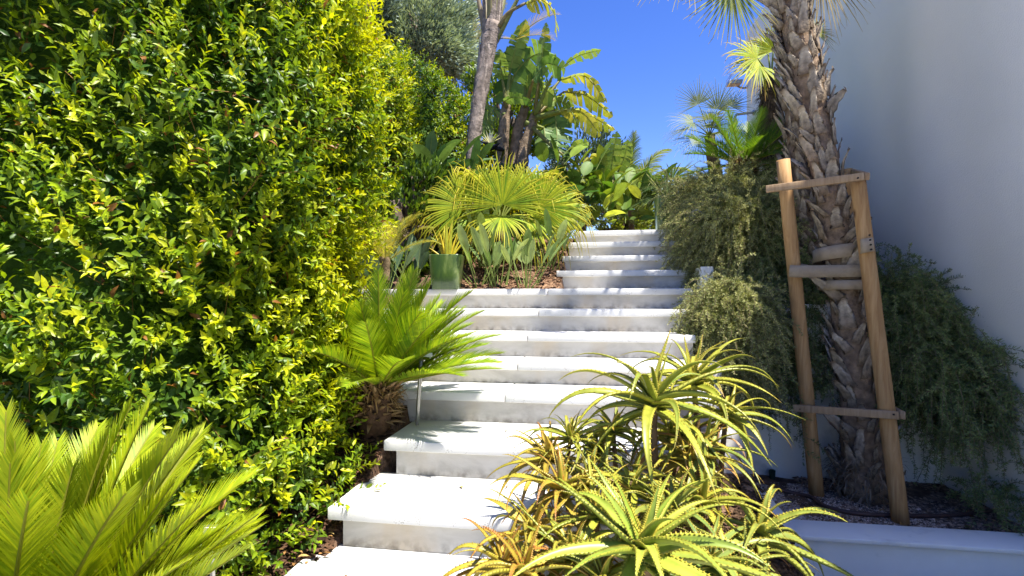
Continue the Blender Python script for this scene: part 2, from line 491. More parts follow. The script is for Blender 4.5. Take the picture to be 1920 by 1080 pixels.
def make_ground():
    us = np.concatenate([[-400, -120, -40, -15, -8, -5.5], np.arange(-4, 4.01, 0.045), [6, 9, 15, 40, 120, 400]])
    vs = np.concatenate([[-400, -100, -30, -10, -4], np.arange(-1.5, 7.0, 0.045), [8, 10, 14, 25, 60, 150, 500]])
    Ug, Vg = np.meshgrid(us, vs)
    Z = ground_z(Ug, Vg)
    nz = Noise(3, 9.0); n2 = Noise(4, 25.0)
    pts = np.stack([Ug, Vg, np.zeros_like(Ug)], -1)
    near = (np.abs(Ug) < 5) & (np.abs(Vg) < 8)
    Z = Z + np.where(near, 0.012 * nz(pts) + 0.006 * n2(pts), 0)
    Z = np.where((Vg > 8), Z - (Vg - 8) * 0.02, Z)
    Vw = Ug[..., None] * EU + Vg[..., None] * EV + Z[..., None] * UP
    r, c = Ug.shape
    i = np.arange(r * c).reshape(r, c)
    Fq = np.stack([i[:-1, :-1], i[:-1, 1:], i[1:, 1:], i[1:, :-1]], -1).reshape(-1, 4)
    mb = MB(); mb.addk(Vw.reshape(-1, 3), Fq, (0.1, 0.06, 0.04))
    mb.build('ground', M['soil'], kind='structure')
make_ground()

# ------------------------------------------------------------------ stairs
def make_stairs():
    root = thing('staircase', 'wide white concrete garden staircase with terrazzo treads climbing between hedge and rosemary', 'staircase', UV(-0.2, 2.0, 0))
    o = np.array(root.location)
    TKN = 0.046
    for k, (v, z, ul, ur, joint) in enumerate(STEPS):
        vn = STEPS[k + 1][0] + 0.05 if k + 1 < len(STEPS) else v + 1.3
        cuts = [ul, ur] if joint is None else [ul, joint, ur]
        for a in range(len(cuts) - 1):
            mb = MB(o)
            g = 0.002
            box_uv(mb, cuts[a] + (g if a else 0), cuts[a + 1] - (g if a < len(cuts) - 2 else 0), v, vn, z - TKN, z, 0.005)
            mb.build('tread_slab', M['slab'], root, smooth=False)
        zb = STEPS[k - 1][1] - 0.012 if k else -0.4
        inset = 0.05 if k in (1, 2) else 0.012
        # riser face as a grid so that the mould attribute can follow its foot
        mb = MB(o)
        nu, nz = 60, 8
        uu = np.linspace(ul + inset, ur - 0.012, nu); zz = np.linspace(zb, z - TKN + 0.002, nz)
        Ug, Zg = np.meshgrid(uu, zz)
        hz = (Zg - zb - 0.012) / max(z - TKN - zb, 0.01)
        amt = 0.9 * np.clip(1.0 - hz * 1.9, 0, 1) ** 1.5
        fr = (Ug[..., None] * EU + (v + 0.03) * EV + Zg[..., None] * UP)
        i = np.arange(nu * nz).reshape(nz, nu)
        Fq = np.stack([i[:-1, :-1], i[:-1, 1:], i[1:, 1:], i[1:, :-1]], -1).reshape(-1, 4)
        base = mb.n
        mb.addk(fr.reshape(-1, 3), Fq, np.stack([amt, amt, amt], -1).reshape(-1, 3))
        # side faces and back, butted on the front's edge verts
        vb = vn - 0.006
        for s, ue in ((0, uu[0]), (1, uu[-1])):
            q = [ue * EU + (v + 0.03) * EV + zb * UP, ue * EU + vb * EV + zb * UP, ue * EU + vb * EV + zz[-1] * UP, ue * EU + (v + 0.03) * EV + zz[-1] * UP]
            mb.add(q, [[0, 1, 2, 3]], (0.25, 0.25, 0.25))
        q = [uu[0] * EU + vb * EV + zb * UP, uu[-1] * EU + vb * EV + zb * UP, uu[-1] * EU + vb * EV + zz[-1] * UP, uu[0] * EU + vb * EV + zz[-1] * UP]
        mb.add(q, [[0, 1, 2, 3]], (0.2, 0.2, 0.2))
        mb.build('riser', M['riser'], root, smooth=False)
make_stairs()

# unseen pale terrace, added to bounce sunlight onto the wall and risers
mb = MB(); box_uv(mb, -9, 2.1, -12, 1.02, -0.5, 0.02, 0.01); mb.build('bounce_terrace', M['slab'], smooth=False, kind='structure')

# ------------------------------------------------------------------ walls
WD = nrm([0.11, 1.0, 0]); WR = np.array([WD[1], -WD[0], 0])          # along the tall wall, and to its right
W0 = np.array([2.31, 0, 0])
def make_tall_wall():
    mb = MB(W0)
    box_uv(mb, 0, 5.0, -5.0, 7.05, -0.6, 4.65, 0.008, uax=WR, vax=WD)
    mb.V[-1] += W0
    o = mb.build('house_wall', M['stucco'], smooth=False); o.location = tuple(W0)
    tag(o, 'tall white stucco house wall in shade along the right side', 'wall')
make_tall_wall()

def make_planter():
    root = thing('planter_wall', 'low white painted planter kerb around the staked palm, coping chipped', 'planter', UV(1.6, 2.75, 0))
    o = np.array(root.location)
    mb = MB(o)
    box_uv(mb, 0.755, 2.12, 2.655, 2.80, -0.6, 0.045, 0.004); mb.build('kerb_wall', M['paint'], root, smooth=False)
    mb = MB(o)
    box_uv(mb, 0.755, 0.93, 2.803, 3.70, -0.6, 0.045, 0.004); mb.build('kerb_wall', M['paint'], root, smooth=False)
    mb = MB(o)
    box_uv(mb, 0.735, 2.13, 2.625, 2.82, 0.046, 0.066, 0.003); mb.build('coping', M['paint'], root, smooth=False)
    mb = MB(o)
    box_uv(mb, 0.735, 0.945, 2.823, 3.55, 0.046, 0.064, 0.003); mb.build('coping', M['paint'], root, smooth=False)
    mb = MB(o)
    box_uv(mb, 0.735, 0.945, 3.554, 3.695, 0.046, 0.061, 0.003); mb.build('coping', M['grey_wall'], root, smooth=False, label='unpainted beige coping piece at the back')
make_planter()

def simple_wall(name, label, boxes, mat, cat='wall'):
    c = boxes[0]
    o0 = UV((c[0] + c[1]) / 2, (c[2] + c[3]) / 2, c[4])
    mb = MB(o0)
    for b in boxes: box_uv(mb, *b, 0.006)
    o = mb.build(name, mat, smooth=False); o.location = tuple(o0)
    return tag(o, label, cat)
simple_wall('retaining_wall', 'white retaining wall behind the staked palm, rosemary hanging over it', [(0.75, 2.40, 3.70, 3.85, -0.3, 1.12)], M['paint'])
simple_wall('side_wall', 'grey rendered wall beside the middle steps, end showing behind aloes', [(0.585, 0.70, 2.72, 3.15, -0.5, 0.50), (0.590, 0.70, 3.153, 3.72, -0.5, 0.80)], M['grey_wall'])
simple_wall('side_wall', 'short white wall stub half buried in rosemary beside step landing', [(0.715, 0.80, 3.86, 4.30, 0.9, 1.38)], M['paint'])
simple_wall('side_wall', 'upper white wall stub under rosemary beside the topmost steps', [(0.735, 0.83, 4.31, 5.4, 1.2, 1.86)], M['paint'])

# ------------------------------------------------------------------ hedges and shrubs
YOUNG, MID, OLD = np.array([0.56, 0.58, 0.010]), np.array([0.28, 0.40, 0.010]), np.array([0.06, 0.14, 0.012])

def hedge(name, label, cat, line, zb, zt, nsp, leaf=(0.042, 0.019), bulge=None, seed=1, cols=(YOUNG, MID, OLD), young=0.55, parts=0, mat='hedge', group=None, depth=0.28, bump=0.09, core=True):
    r = np.random.default_rng(seed)
    nz = Noise(seed + 50, 5.0); nz2 = Noise(seed + 80, 11.0)
    Cn = spline([(*p, 0) for p in line], 400)
    seg = np.linalg.norm(np.diff(Cn, axis=0), axis=1); cum = np.concatenate([[0], np.cumsum(seg)]); tot = cum[-1]
    T = tangents(Cn); out = np.stack([T[:, 1], -T[:, 0], 0 * T[:, 0]], -1)
    def surf(s, z, off):
        f = np.interp(s, cum, np.arange(len(cum))); i = f.astype(int)
        p = Cn[i].copy(); n = out[i].copy()
        zb_, zt_ = zb(s / tot), zt(s / tot)
        h = (z - zb_) / (zt_ - zb_)
        sh = np.clip((z - (zt_ - 0.7)) / 0.7, 0, 1)
        p[:, 2] = z
        b = bump * nz(p) + bump * 0.5 * nz2(p) - 0.55 * sh ** 2.2
        if bulge is not None: b = b + bulge(s / tot, z)
        p = p + n * (b + off)[:, None]
        n[:, 2] = 0.1 + 1.0 * sh
        return p, nrm(n)
    root = thing(name, label, cat, (*np.mean(np.array(line), 0), float(zb(np.array([0.5]))[0])), group)
    o = np.array(root.location)
    # shoots with leaves along them, plus loose inner leaves
    s = r.uniform(0, tot, nsp); tz = r.uniform(0, 1, nsp)
    z = zb(s / tot) + (zt(s / tot) - zb(s / tot)) * tz
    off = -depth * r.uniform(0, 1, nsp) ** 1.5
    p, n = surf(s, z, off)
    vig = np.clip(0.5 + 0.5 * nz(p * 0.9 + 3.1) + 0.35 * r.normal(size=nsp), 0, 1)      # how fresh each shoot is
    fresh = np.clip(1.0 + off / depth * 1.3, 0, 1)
    d = nrm(n * 0.75 + UP * r.uniform(0.0, 1.0, (nsp, 1)) + 0.55 * r.normal(size=(nsp, 3)))
    Ls = r.uniform(0.07, 0.20, nsp) * (leaf[0] / 0.042) ** 0.5
    K = 11
    pp, dd, nn, LL, WW, cc, outl = [], [], [], [], [], [], []
    side = nrm(np.cross(d, UP + 0.2 * r.normal(size=(nsp, 3))))
    oth = np.cross(d, side)
    for k in range(K):
        t = (k + 0.5) / K
        ang = (0 if k % 2 else math.pi) + r.normal(size=nsp) * 0.5 + (k // 2) * 0.6
        rad = np.cos(ang)[:, None] * side + np.sin(ang)[:, None] * oth
        q = p + d * (Ls * t)[:, None]
        ld = nrm(d * (0.35 + 0.7 * t) + rad * (1.0 - 0.35 * t) + 0.2 * r.normal(size=(nsp, 3)))
        ln = nrm(d * 0.8 + UP * 0.5 + 0.35 * r.normal(size=(nsp, 3)) + n * 0.3)
        sz = r.uniform(0.75, 1.25, nsp) * (1.0 - 0.45 * t ** 3)
        age_light = np.clip(t * 0.75 + (vig - 0.5) * 0.9 + (young - 0.5) + 0.30 * np.clip((s / tot - 0.47) * 5, -0.6, 1) * (parts > 0) + r.normal(size=nsp) * 0.14, 0, 1) * fresh  # leaf age, with the hedge's sunlit right end and shaded left painted in
        c = np.where((age_light > 0.5)[:, None], lerp(cols[1], cols[0], np.clip(age_light * 2 - 1, 0, 1)[:, None]), lerp(cols[2], cols[1], np.clip(age_light * 2, 0, 1)[:, None]))
        c = c * r.uniform(0.75, 1.25, (nsp, 1))
        c = np.where(r.uniform(size=(nsp, 1)) < 0.012, np.array([0.30, 0.13, 0.03]), c)
        pp.append(q); dd.append(ld); nn.append(ln); LL.append(leaf[0] * sz * r.uniform(0.85, 1.2, nsp)); WW.append(leaf[1] * sz); cc.append(c); outl.append(off + 0.05 * t)
    pp, dd, nn, LL, WW, cc, outl = [np.concatenate(a) for a in (pp, dd, nn, LL, WW, cc, outl)]
    own = np.zeros(len(pp), bool)
    if parts:
        sx = 960 + pp[:, 0] / pp[:, 1] * F; sy = HOR - (pp[:, 2] - EYE) / pp[:, 1] * F
        ok = (sx > 10) & (sx < 740) & (sy > 10) & (sy < 1070) & (outl > -0.02) & (np.abs((nrm(np.cross(dd, np.cross(nn, dd))) * nrm(pp - np.array([0, 0, EYE]))).sum(1)) > 0.35)
        score = np.where(ok, LL / np.linalg.norm(pp - np.array([0, 0, EYE]), axis=1), 0)
        own[np.argsort(-score)[:parts]] = True
    mb = MB(o)
    m = ~own
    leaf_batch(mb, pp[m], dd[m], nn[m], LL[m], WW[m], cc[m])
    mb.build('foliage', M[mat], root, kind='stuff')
    if parts:
        shades = [lerp(cols[2], cols[1], 0.3), lerp(cols[2], cols[1], 0.75), lerp(cols[1], cols[0], 0.15), lerp(cols[1], cols[0], 0.5), lerp(cols[1], cols[0], 0.9)]
        mes = []
        for c in shades:
            b = MB(); leaf_batch(b, np.zeros((1, 3)), np.array([[1.0, 0, 0]]), np.array([[0, 0, 1.0]]), np.ones(1), np.ones(1) * leaf[1] / leaf[0], np.array([c]))
            me = b.mesh('leaf'); me.materials.append(M[mat]); mes.append(me)
        for i in np.nonzero(own)[0]:
            j = int(np.argmin([np.abs(cc[i] - c).sum() for c in shades]))
            ob = link('leaf', mes[j], root)
            dx = nrm(dd[i]); sx_ = nrm(np.cross(nn[i], dx)); zx = np.cross(dx, sx_)
            mt = Matrix(((dx[0], sx_[0], zx[0], 0), (dx[1], sx_[1], zx[1], 0), (dx[2], sx_[2], zx[2], 0), (0, 0, 0, 1)))
            ob.matrix_basis = Matrix.Translation(Vector(pp[i] - o)) @ mt @ Matrix.Diagonal((LL[i], LL[i], LL[i], 1))
    # woody shoots
    mb = MB(o)
    keep = r.choice(nsp, min(nsp, 1400), replace=False)
    for i in keep:
        C = np.stack([p[i] - d[i] * 0.10 - n[i] * 0.05, p[i], p[i] + d[i] * Ls[i] * 0.95])
        tube(mb, C, [0.0022, 0.0016, 0.0008], (0.20, 0.12, 0.03), k=3, cap=False)
    mb.build('twigs', M['stem'], root, kind='stuff')
    if core:   # opaque hull in darkened leaf green, painting the shaded inside
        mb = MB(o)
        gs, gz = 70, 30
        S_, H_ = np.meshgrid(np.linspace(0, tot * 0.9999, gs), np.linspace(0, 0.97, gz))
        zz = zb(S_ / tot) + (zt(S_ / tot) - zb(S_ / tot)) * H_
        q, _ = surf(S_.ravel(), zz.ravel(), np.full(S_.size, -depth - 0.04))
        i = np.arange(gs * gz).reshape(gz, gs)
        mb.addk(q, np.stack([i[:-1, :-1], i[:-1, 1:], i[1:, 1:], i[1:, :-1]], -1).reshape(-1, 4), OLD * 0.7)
        mb.build('shaded_core', M['stem'], root)
    return root

def cst(a, b=None):
    return (lambda t: np.full_like(np.asarray(t, float), a)) if b is None else (lambda t: np.interp(t, a, b))

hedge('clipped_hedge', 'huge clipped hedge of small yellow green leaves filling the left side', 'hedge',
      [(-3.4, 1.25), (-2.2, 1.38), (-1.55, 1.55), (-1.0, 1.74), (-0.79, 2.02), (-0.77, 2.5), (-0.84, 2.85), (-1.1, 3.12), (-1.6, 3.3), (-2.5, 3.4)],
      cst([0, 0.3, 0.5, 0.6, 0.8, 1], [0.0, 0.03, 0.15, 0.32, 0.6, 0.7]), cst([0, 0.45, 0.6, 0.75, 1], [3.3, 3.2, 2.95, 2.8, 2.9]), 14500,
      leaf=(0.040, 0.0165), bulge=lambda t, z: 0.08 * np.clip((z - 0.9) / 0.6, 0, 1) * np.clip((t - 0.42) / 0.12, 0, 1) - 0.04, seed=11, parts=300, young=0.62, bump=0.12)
hedge('tall_hedge', 'tall hedge behind the big clipped hedge, yellow green column against grey tree', 'hedge',
      [(-2.2, 4.3), (-1.5, 4.45), (-1.08, 4.7), (-0.92, 5.1), (-1.05, 5.5), (-1.6, 5.8)],
      cst(1.0), cst([0, 0.3, 0.55, 0.8, 1], [3.6, 3.75, 3.75, 3.5, 3.2]), 3000, leaf=(0.04, 0.019), seed=12, young=0.85)
hedge('tall_hedge', 'darker far hedge between yellow green column and grey palm trunk', 'hedge',
      [(-1.9, 5.6), (-1.25, 5.85), (-0.85, 6.15), (-0.55, 6.45), (-0.45, 6.9), (-0.8, 7.4)],
      cst(1.4), cst([0, 0.3, 0.6, 0.8, 1], [4.0, 4.1, 4.0, 3.9, 3.8]), 3000, leaf=(0.045, 0.02), seed=13, young=0.68)

def tree(name, label, center, rad, trunk_base, nclump, nleaf, leaf, cols, seed, mat='grey_leaf', cat='tree'):
    r = np.random.default_rng(seed)
    root = thing(name, label, cat, trunk_base)
    o = np.array(root.location)
    c = np.asarray(center, float); rad = np.asarray(rad, float)
    mb = MB(o)
    th = nrm(r.normal(size=(nclump, 3))); cl = c + th * rad * r.uniform(0.35, 1.0, (nclump, 1)) ** 0.6
    tb = np.asarray(trunk_base, float)
    tube(mb, spline([tb, lerp(tb, c, 0.55) + r.normal(size=3) * 0.08, c + UP * rad[2] * 0.4], 10), np.linspace(0.1, 0.03, 10), (0.16, 0.12, 0.09), k=8, jitter=0.06)
    for q in cl[:40]:
        tube(mb, spline([lerp(tb, c, r.uniform(0.6, 1.0)), lerp(c, q, 0.5) + r.normal(size=3) * 0.08, q], 6), np.linspace(0.03, 0.006, 6), (0.16, 0.12, 0.09), k=5)
    mb.build('trunk', M['stem'], root)
    mb = MB(o)
    k = nleaf // nclump
    for q in cl:
        a = nrm(r.normal(size=(k, 3))) * (r.uniform(0, 1, (k, 1)) ** 0.5) * r.uniform(0.16, 0.30) * (rad.mean() / 1.0)
        pp = q + a
        dd = nrm(a + 0.5 * (q - c) + UP * 0.3 + 0.4 * r.normal(size=(k, 3)) * 0.3)
        nn = nrm(UP + 0.6 * r.normal(size=(k, 3)))
        co = lerp(cols[0], cols[1], r.uniform(0, 1, (k, 1))) * r.uniform(0.8, 1.2, (k, 1))
        leaf_batch(mb, pp, dd, nn, leaf[0] * r.uniform(0.7, 1.3, k), leaf[1] * r.uniform(0.8, 1.2, k), co)
    mb.build('crown', M[mat], root, kind='stuff')
    return root
tree('silver_leaved_tree', 'grey green leafy tree rising behind the hedges, left of tall palm trunk', P(780, 70, 8.6), (1.05, 0.8, 0.85), (-1.5, 8.6, 1.7), 150, 26000, (0.08, 0.028), ((0.20, 0.27, 0.17), (0.42, 0.50, 0.38)), 21)
tree('silver_leaved_tree', 'dark blue green leafy tree directly above the big clipped hedge top', P(640, 20, 7.6), (0.8, 0.7, 0.7), (-2.4, 7.6, 1.7), 90, 15000, (0.08, 0.028), ((0.10, 0.15, 0.12), (0.28, 0.36, 0.30)), 22)
tree('round_shrub', 'bright green shrub behind the giant bird of paradise stems', P(945, 225, 7.4), (0.75, 0.5, 0.8), (-0.2, 7.4, 1.75), 70, 9000, (0.06, 0.03), ((0.05, 0.12, 0.015), (0.25, 0.34, 0.02)), 23, 'hedge', 'shrub')
tree('round_shrub', 'dull grey green bush low behind the paddle leaves right of fan palm', P(1100, 330, 7.9), (0.7, 0.5, 0.7), (1.0, 7.9, 1.75), 70, 8000, (0.06, 0.022), ((0.05, 0.09, 0.05), (0.15, 0.21, 0.13)), 24, 'grey_leaf', 'shrub')
tree('round_shrub', 'dense green bush in the shade behind the low fan palm', P(945, 395, 5.5), (0.75, 0.4, 0.42), (-0.1, 5.6, 1.7), 80, 12000, (0.06, 0.026), ((0.04, 0.10, 0.015), (0.18, 0.28, 0.03)), 27, 'hedge', 'shrub')
tree('round_shrub', 'dark green bush filling shade behind the potted yellow agave', P(770, 420, 4.55), (0.45, 0.4, 0.5), (-0.85, 4.6, 1.35), 60, 7000, (0.055, 0.024), ((0.03, 0.08, 0.012), (0.16, 0.26, 0.02)), 25, 'hedge', 'shrub')

# ------------------------------------------------------------------ cycads
def frond(mb, base, head, elev, L, droop, cols, pairs=56, llen=0.14, lw=0.0048, vee=0.5, seed=0, rach=(0.34, 0.34, 0.04), roll=0.0, tipcol=None, segs=3, hang=0.12):
    """one feather frond: a rachis with two rows of narrow leaflets"""
    r = np.random.default_rng(seed)
    n = 26
    h = np.array([math.cos(head), math.sin(head), 0])
    C = gpath(base, h * math.cos(elev) + UP * math.sin(elev), L, n, droop, 1.0)
    tube(mb, C, np.interp(np.linspace(0, 1, n), [0, 1], [0.0065, 0.0015]) * (L / 0.6), rach, k=5, cap=False)
    S, Nn = side_of(C, roll); T = tangents(C)
    ts = np.linspace(0.12, 0.995, pairs)
    x = ts * (n - 1); i = np.minimum(x.astype(int), n - 2); fr = (x - i)[:, None]
    pc = C[i] * (1 - fr) + C[i + 1] * fr; tc = T[i]; sc = S[i]; nc = Nn[i]
    ln = llen * np.interp(ts, [0.1, 0.22, 0.5, 0.8, 1.0], [0.25, 0.75, 1.0, 0.75, 0.28])
    fw = np.interp(ts, [0, 0.5, 0.85, 1], [0.7, 1.1, 1.7, 2.6])
    for sg in (-1, 1):
        dirv = nrm(sc * sg + tc * fw[:, None] + nc * vee + 0.05 * r.normal(size=(pairs, 3)))
        l = ln * r.uniform(0.93, 1.07, pairs)
        rows = []
        for a in range(segs + 1):
            t = a / segs
            q = pc + dirv * (l * t)[:, None] + UP * (-hang * l * t ** 2)[:, None] + tc * (0.12 * l * t ** 2)[:, None]
            w = lw * (L / 0.6) * (1 - t ** 2.2) + 0.0002
            wv = tc * w
            rows += [q - wv, q + wv]
        V = np.stack(rows, 1)
        kk = V.shape[1]
        b = np.arange(pairs)[:, None] * kk
        Fq = np.concatenate([np.stack([b[:, 0] + 2 * a, b[:, 0] + 2 * a + 1, b[:, 0] + 2 * a + 3, b[:, 0] + 2 * a + 2], -1) for a in range(segs)])
        cv = lerp(cols[0], cols[1], r.uniform(0, 1, (pairs, 1)))
        cv = np.repeat(cv, kk, 0)
        if tipcol is not None:
            tt = np.tile(np.repeat(np.linspace(0, 1, segs + 1), 2), pairs)[:, None]
            cv = lerp(cv, tipcol, np.clip(tt - 0.7, 0, 1) * 2.2)
        mb.addk(V.reshape(-1, 3), Fq, cv)

def cycad(label, base, trunk_h, trunk_r, fronds, cols, L, lean=(0, 0), pairs=56, llen=0.14, seed=0, tip=None, vee=0.5, group='cycads in the beds', lw=0.0048):
    root = thing('cycad', label, 'cycad', base, group)
    o = np.array(root.location); b = o.copy()
    r = np.random.default_rng(seed)
    mb = MB(o)
    top = b + UP * trunk_h + np.array([lean[0], lean[1], 0])
    tube(mb, spline([b - UP * 0.06, lerp(b, top, 0.5), top], 7), trunk_r * np.array([0.9, 1.0, 1.05, 1.05, 1.0, 0.85, 0.5]), (0.12, 0.07, 0.04), k=14, jitter=0.05)
    mb.build('trunk', M['bark'], root)
    # old leaf bases, each a pointed scale
    sc = MB(); Cc = np.array([[0, 0, 0], [0, 0.004, 0.02], [0, 0.012, 0.045], [0, 0.024, 0.07]])
    thick_blade(sc, Cc, [0.010, 0.012, 0.008, 0.001], [0.006, 0.006, 0.004, 0.001], np.array([(0.22, 0.12, 0.05), (0.34, 0.20, 0.09), (0.44, 0.29, 0.14), (0.5, 0.36, 0.2)]), (0.4, 0.26, 0.12), S=np.tile([1.0, 0, 0], (4, 1)))
    me = sc.mesh('leaf_base'); me.materials.append(M['bark'])
    ns = int(trunk_h * trunk_r * 5200)
    for i in range(min(ns, 130)):
        a = i * 2.39996; t = (i + 0.5) / min(ns, 130)
        p = lerp(b, top, t) + trunk_r * 0.96 * np.array([math.cos(a), math.sin(a), 0])
        ob = link('leaf_base', me, root)
        tilt = lerp(1.5, 0.15, t) + r.normal() * 0.2
        s = r.uniform(0.8, 1.25)
        ob.matrix_basis = Matrix.Translation(Vector(p - o)) @ Matrix.Rotation(a - math.pi / 2, 4, 'Z') @ Matrix.Rotation(-tilt, 4, 'X') @ Matrix.Diagonal((s, s, s, 1))
    mb = MB(o)
    for i in range(320):
        a = r.uniform(0, 6.28); hh = np.array([math.cos(a), math.sin(a), 0])
        q = lerp(b, top, r.uniform(0.35, 1.05)) + hh * trunk_r * r.uniform(0.8, 1.0)
        Cq = gpath(q, hh * 0.8 + UP * r.uniform(-0.1, 1.0) + 0.3 * r.normal(size=3), r.uniform(0.04, 0.10), 5, r.uniform(1.0, 3.5))
        flat_blade(mb, Cq, np.array([0.0045, 0.004, 0.003, 0.002, 0.0004]), np.array([0.50, 0.32, 0.14]) * r.uniform(0.4, 1.3), fold=0.3)
    mb.build('dry_leaf_bases', M['fibre'], root, kind='stuff')
    for k, (hd, el, ls, dr) in enumerate(fronds):
        mb = MB(o)
        h = np.array([math.cos(hd), math.sin(hd), 0])
        frond(mb, top + h * trunk_r * 0.45 - UP * 0.02, hd, el, L * ls, dr, cols, pairs=pairs, llen=llen, vee=vee * r.uniform(0.8, 1.15), seed=seed * 100 + k, tipcol=tip, roll=r.normal() * 0.2, lw=lw)
        mb.build('frond', M['cycad'], root)
    return root

def whorl(n, seed, el=(0.3, 1.35), ls=(0.85, 1.1), dr=(0.5, 1.2), heads=None):
    r = np.random.default_rng(seed); out = []
    for i in range(n):
        t = i / max(n - 1, 1)
        hd = i * 2.39996 + r.normal() * 0.15 if heads is None else heads[0] + (heads[1] - heads[0]) * r.uniform()
        out.append((hd, lerp(el[1], el[0], t) + r.normal() * 0.08, r.uniform(*ls), r.uniform(*dr)))
    return out
cy_lit = (np.array([0.26, 0.38, 0.012]), np.array([0.50, 0.55, 0.02]))
cycad('small cycad with shaggy brown trunk leaning over the steps beside the big hedge', P(699, 790, 2.62), 0.20, 0.082, whorl(40, 5, (0.35, 1.3), (0.85, 1.08), (0.3, 0.9)) + [(0.1, 0.55, 1.08, 0.8), (-0.25, 0.35, 1.05, 0.7), (0.35, 0.75, 1.1, 0.8), (-0.55, 0.65, 1.0, 1.0), (-0.9, 0.9, 0.95, 1.0), (0.0, 0.95, 1.1, 0.9), (-1.6, 1.05, 0.8, 0.9), (-2.2, 1.0, 0.8, 0.9), (-0.1, 0.25, 1.0, 0.5), (0.6, 0.55, 1.0, 0.6), (0.25, 0.35, 1.05, 0.6)],
      (np.array([0.14, 0.28, 0.012]), np.array([0.40, 0.50, 0.02])), 0.56, lean=(0.04, -0.02), seed=5, pairs=84, llen=0.135, lw=0.0046)
cycad('large bright yellow green cycad in the bottom left foreground', np.array([-1.02, 1.05, 0.13]), 0.20, 0.11,
      whorl(66, 6, (0.62, 1.45), (0.85, 1.08), (0.4, 1.1)) + [(0.15, 0.95, 0.9, 0.7), (0.0, 0.75, 0.72, 0.9), (-0.25, 0.85, 0.95, 0.8), (0.35, 0.8, 0.9, 0.8), (-0.5, 0.6, 0.9, 0.8), (-0.15, 0.6, 0.62, 0.9), (0.3, 0.65, 0.66, 0.9), (-0.8, 0.8, 1.0, 0.8), (-0.4, 1.05, 1.05, 0.8), (0.1, 1.15, 1.05, 0.7), (-0.7, 1.1, 1.05, 0.8), (-1.1, 1.0, 1.0, 0.9)], cy_lit, 0.60, seed=6, pairs=108, llen=0.125, lw=0.0040)
cycad('dark glossy cycad on the rosemary bed in front of the hairy palm', P(1395, 330, 4.55), 0.12, 0.10, whorl(24, 8, (0.0, 1.15), (0.8, 1.05), (0.5, 1.0)),
      (np.array([0.06, 0.15, 0.02]), np.array([0.18, 0.30, 0.03])), 0.50, seed=8, pairs=60, llen=0.14)

# ------------------------------------------------------------------ aloes
def aloe(label, c, base, n, L, wid, seed, cols, tilt=(0, 0), red=0.3, el=(0.0, 1.35), droop=(1.8, 4.4), dead=8, teeth=22):
    r = np.random.default_rng(seed)
    root = thing('aloe', label, 'aloe', base, 'aloes clustered in the foreground bed')
    o = np.array(root.location); c = np.asarray(c, float)
    mb = MB(o)
    st = spline([base, lerp(base, c, 0.5) + np.array([r.normal() * 0.03, r.normal() * 0.03, 0.0]), c], 9)
    tube(mb, st, np.linspace(0.017, 0.012, 9) * (wid / 0.022), (0.20, 0.13, 0.07), k=7, jitter=0.12)
    mb.build('stem', M['stem'], root)
    for i in range(n):
        t = i / (n - 1)
        a = i * 2.39996 + r.normal() * 0.2
        e = lerp(el[1], el[0], t ** 0.8) + r.normal() * 0.12
        h = nrm(np.array([math.cos(a) + tilt[0], math.sin(a) + tilt[1], 0]))
        d0 = h * math.cos(e) + UP * math.sin(e)
        ll = L * (0.45 + 0.55 * min(1, t * 2.2)) * r.uniform(0.8, 1.15)
        q = c - UP * 0.05 * t * (L / 0.35) + h * 0.010
        nn_ = 15
        C = gpath(q, d0, ll, nn_, r.uniform(*droop) * (0.75 + 0.45 * t), r.choice([0.6, 1.0, 1.8]), wob=0.35)
        lat = np.array([-h[1], h[0], 0]); sw = r.normal() * 0.22
        C = C + lat[None] * (sw * ll * np.linspace(0, 1, nn_)[:, None] ** 2.2)
        s = np.linspace(0, 1, nn_)
        tw = r.uniform(0.0, 1.0)
        # tips hook back up or inwards on some leaves
        w = wid * 0.84 * (1.0 - s ** 1.35) * r.uniform(0.85, 1.15) * (0.55 + 0.45 * min(1, t * 2)) + 0.0006
        tk = w * 0.42
        cg = lerp(cols[0], cols[1], r.uniform()) * r.uniform(0.85, 1.2)
        rc = np.array([0.50, 0.13, 0.035])
        rd = red * r.uniform(0.2, 1.4)
        colr = np.stack([lerp(cg, rc, np.clip((x - (0.92 - 0.35 * rd)) * 3.2, 0, 1) * min(rd * 1.6, 0.85)) for x in s])
        edge = np.stack([lerp(lerp(cg, (0.55, 0.52, 0.06), 0.65), rc, np.clip((x - 0.7) * 2, 0, 1) * min(rd * 1.5, 0.8)) for x in s])
        mb = MB(o)
        thick_blade(mb, C, w, tk, colr, edge, roll=r.normal() * 0.35, teeth=teeth, tooth=0.0062 * (wid / 0.022) ** 0.6, toothcol=lerp((0.62, 0.55, 0.07), (0.55, 0.22, 0.04), min(1, rd)), channel=0.4)
        mb.build('leaf', M['aloe'], root)
    for i in range(dead):     # shrivelled leaves down the stem
        a = r.uniform(0, 6.28); t = r.uniform(0.35, 0.95)
        q = st[int(t * 8)]
        h = np.array([math.cos(a), math.sin(a), 0])
        C = gpath(q, h * 0.8 + UP * 0.3, L * r.uniform(0.35, 0.6), 9, 3.2, 0.7, wob=0.5)
        s = np.linspace(0, 1, 9)
        mb = MB(o)
        flat_blade(mb, C, wid * 0.45 * (1 - s ** 1.5) + 0.0005, lerp((0.42, 0.20, 0.05), (0.34, 0.24, 0.14), r.uniform()), fold=0.5)
        mb.build('dry_leaf', M['aloe'], root)
    return root

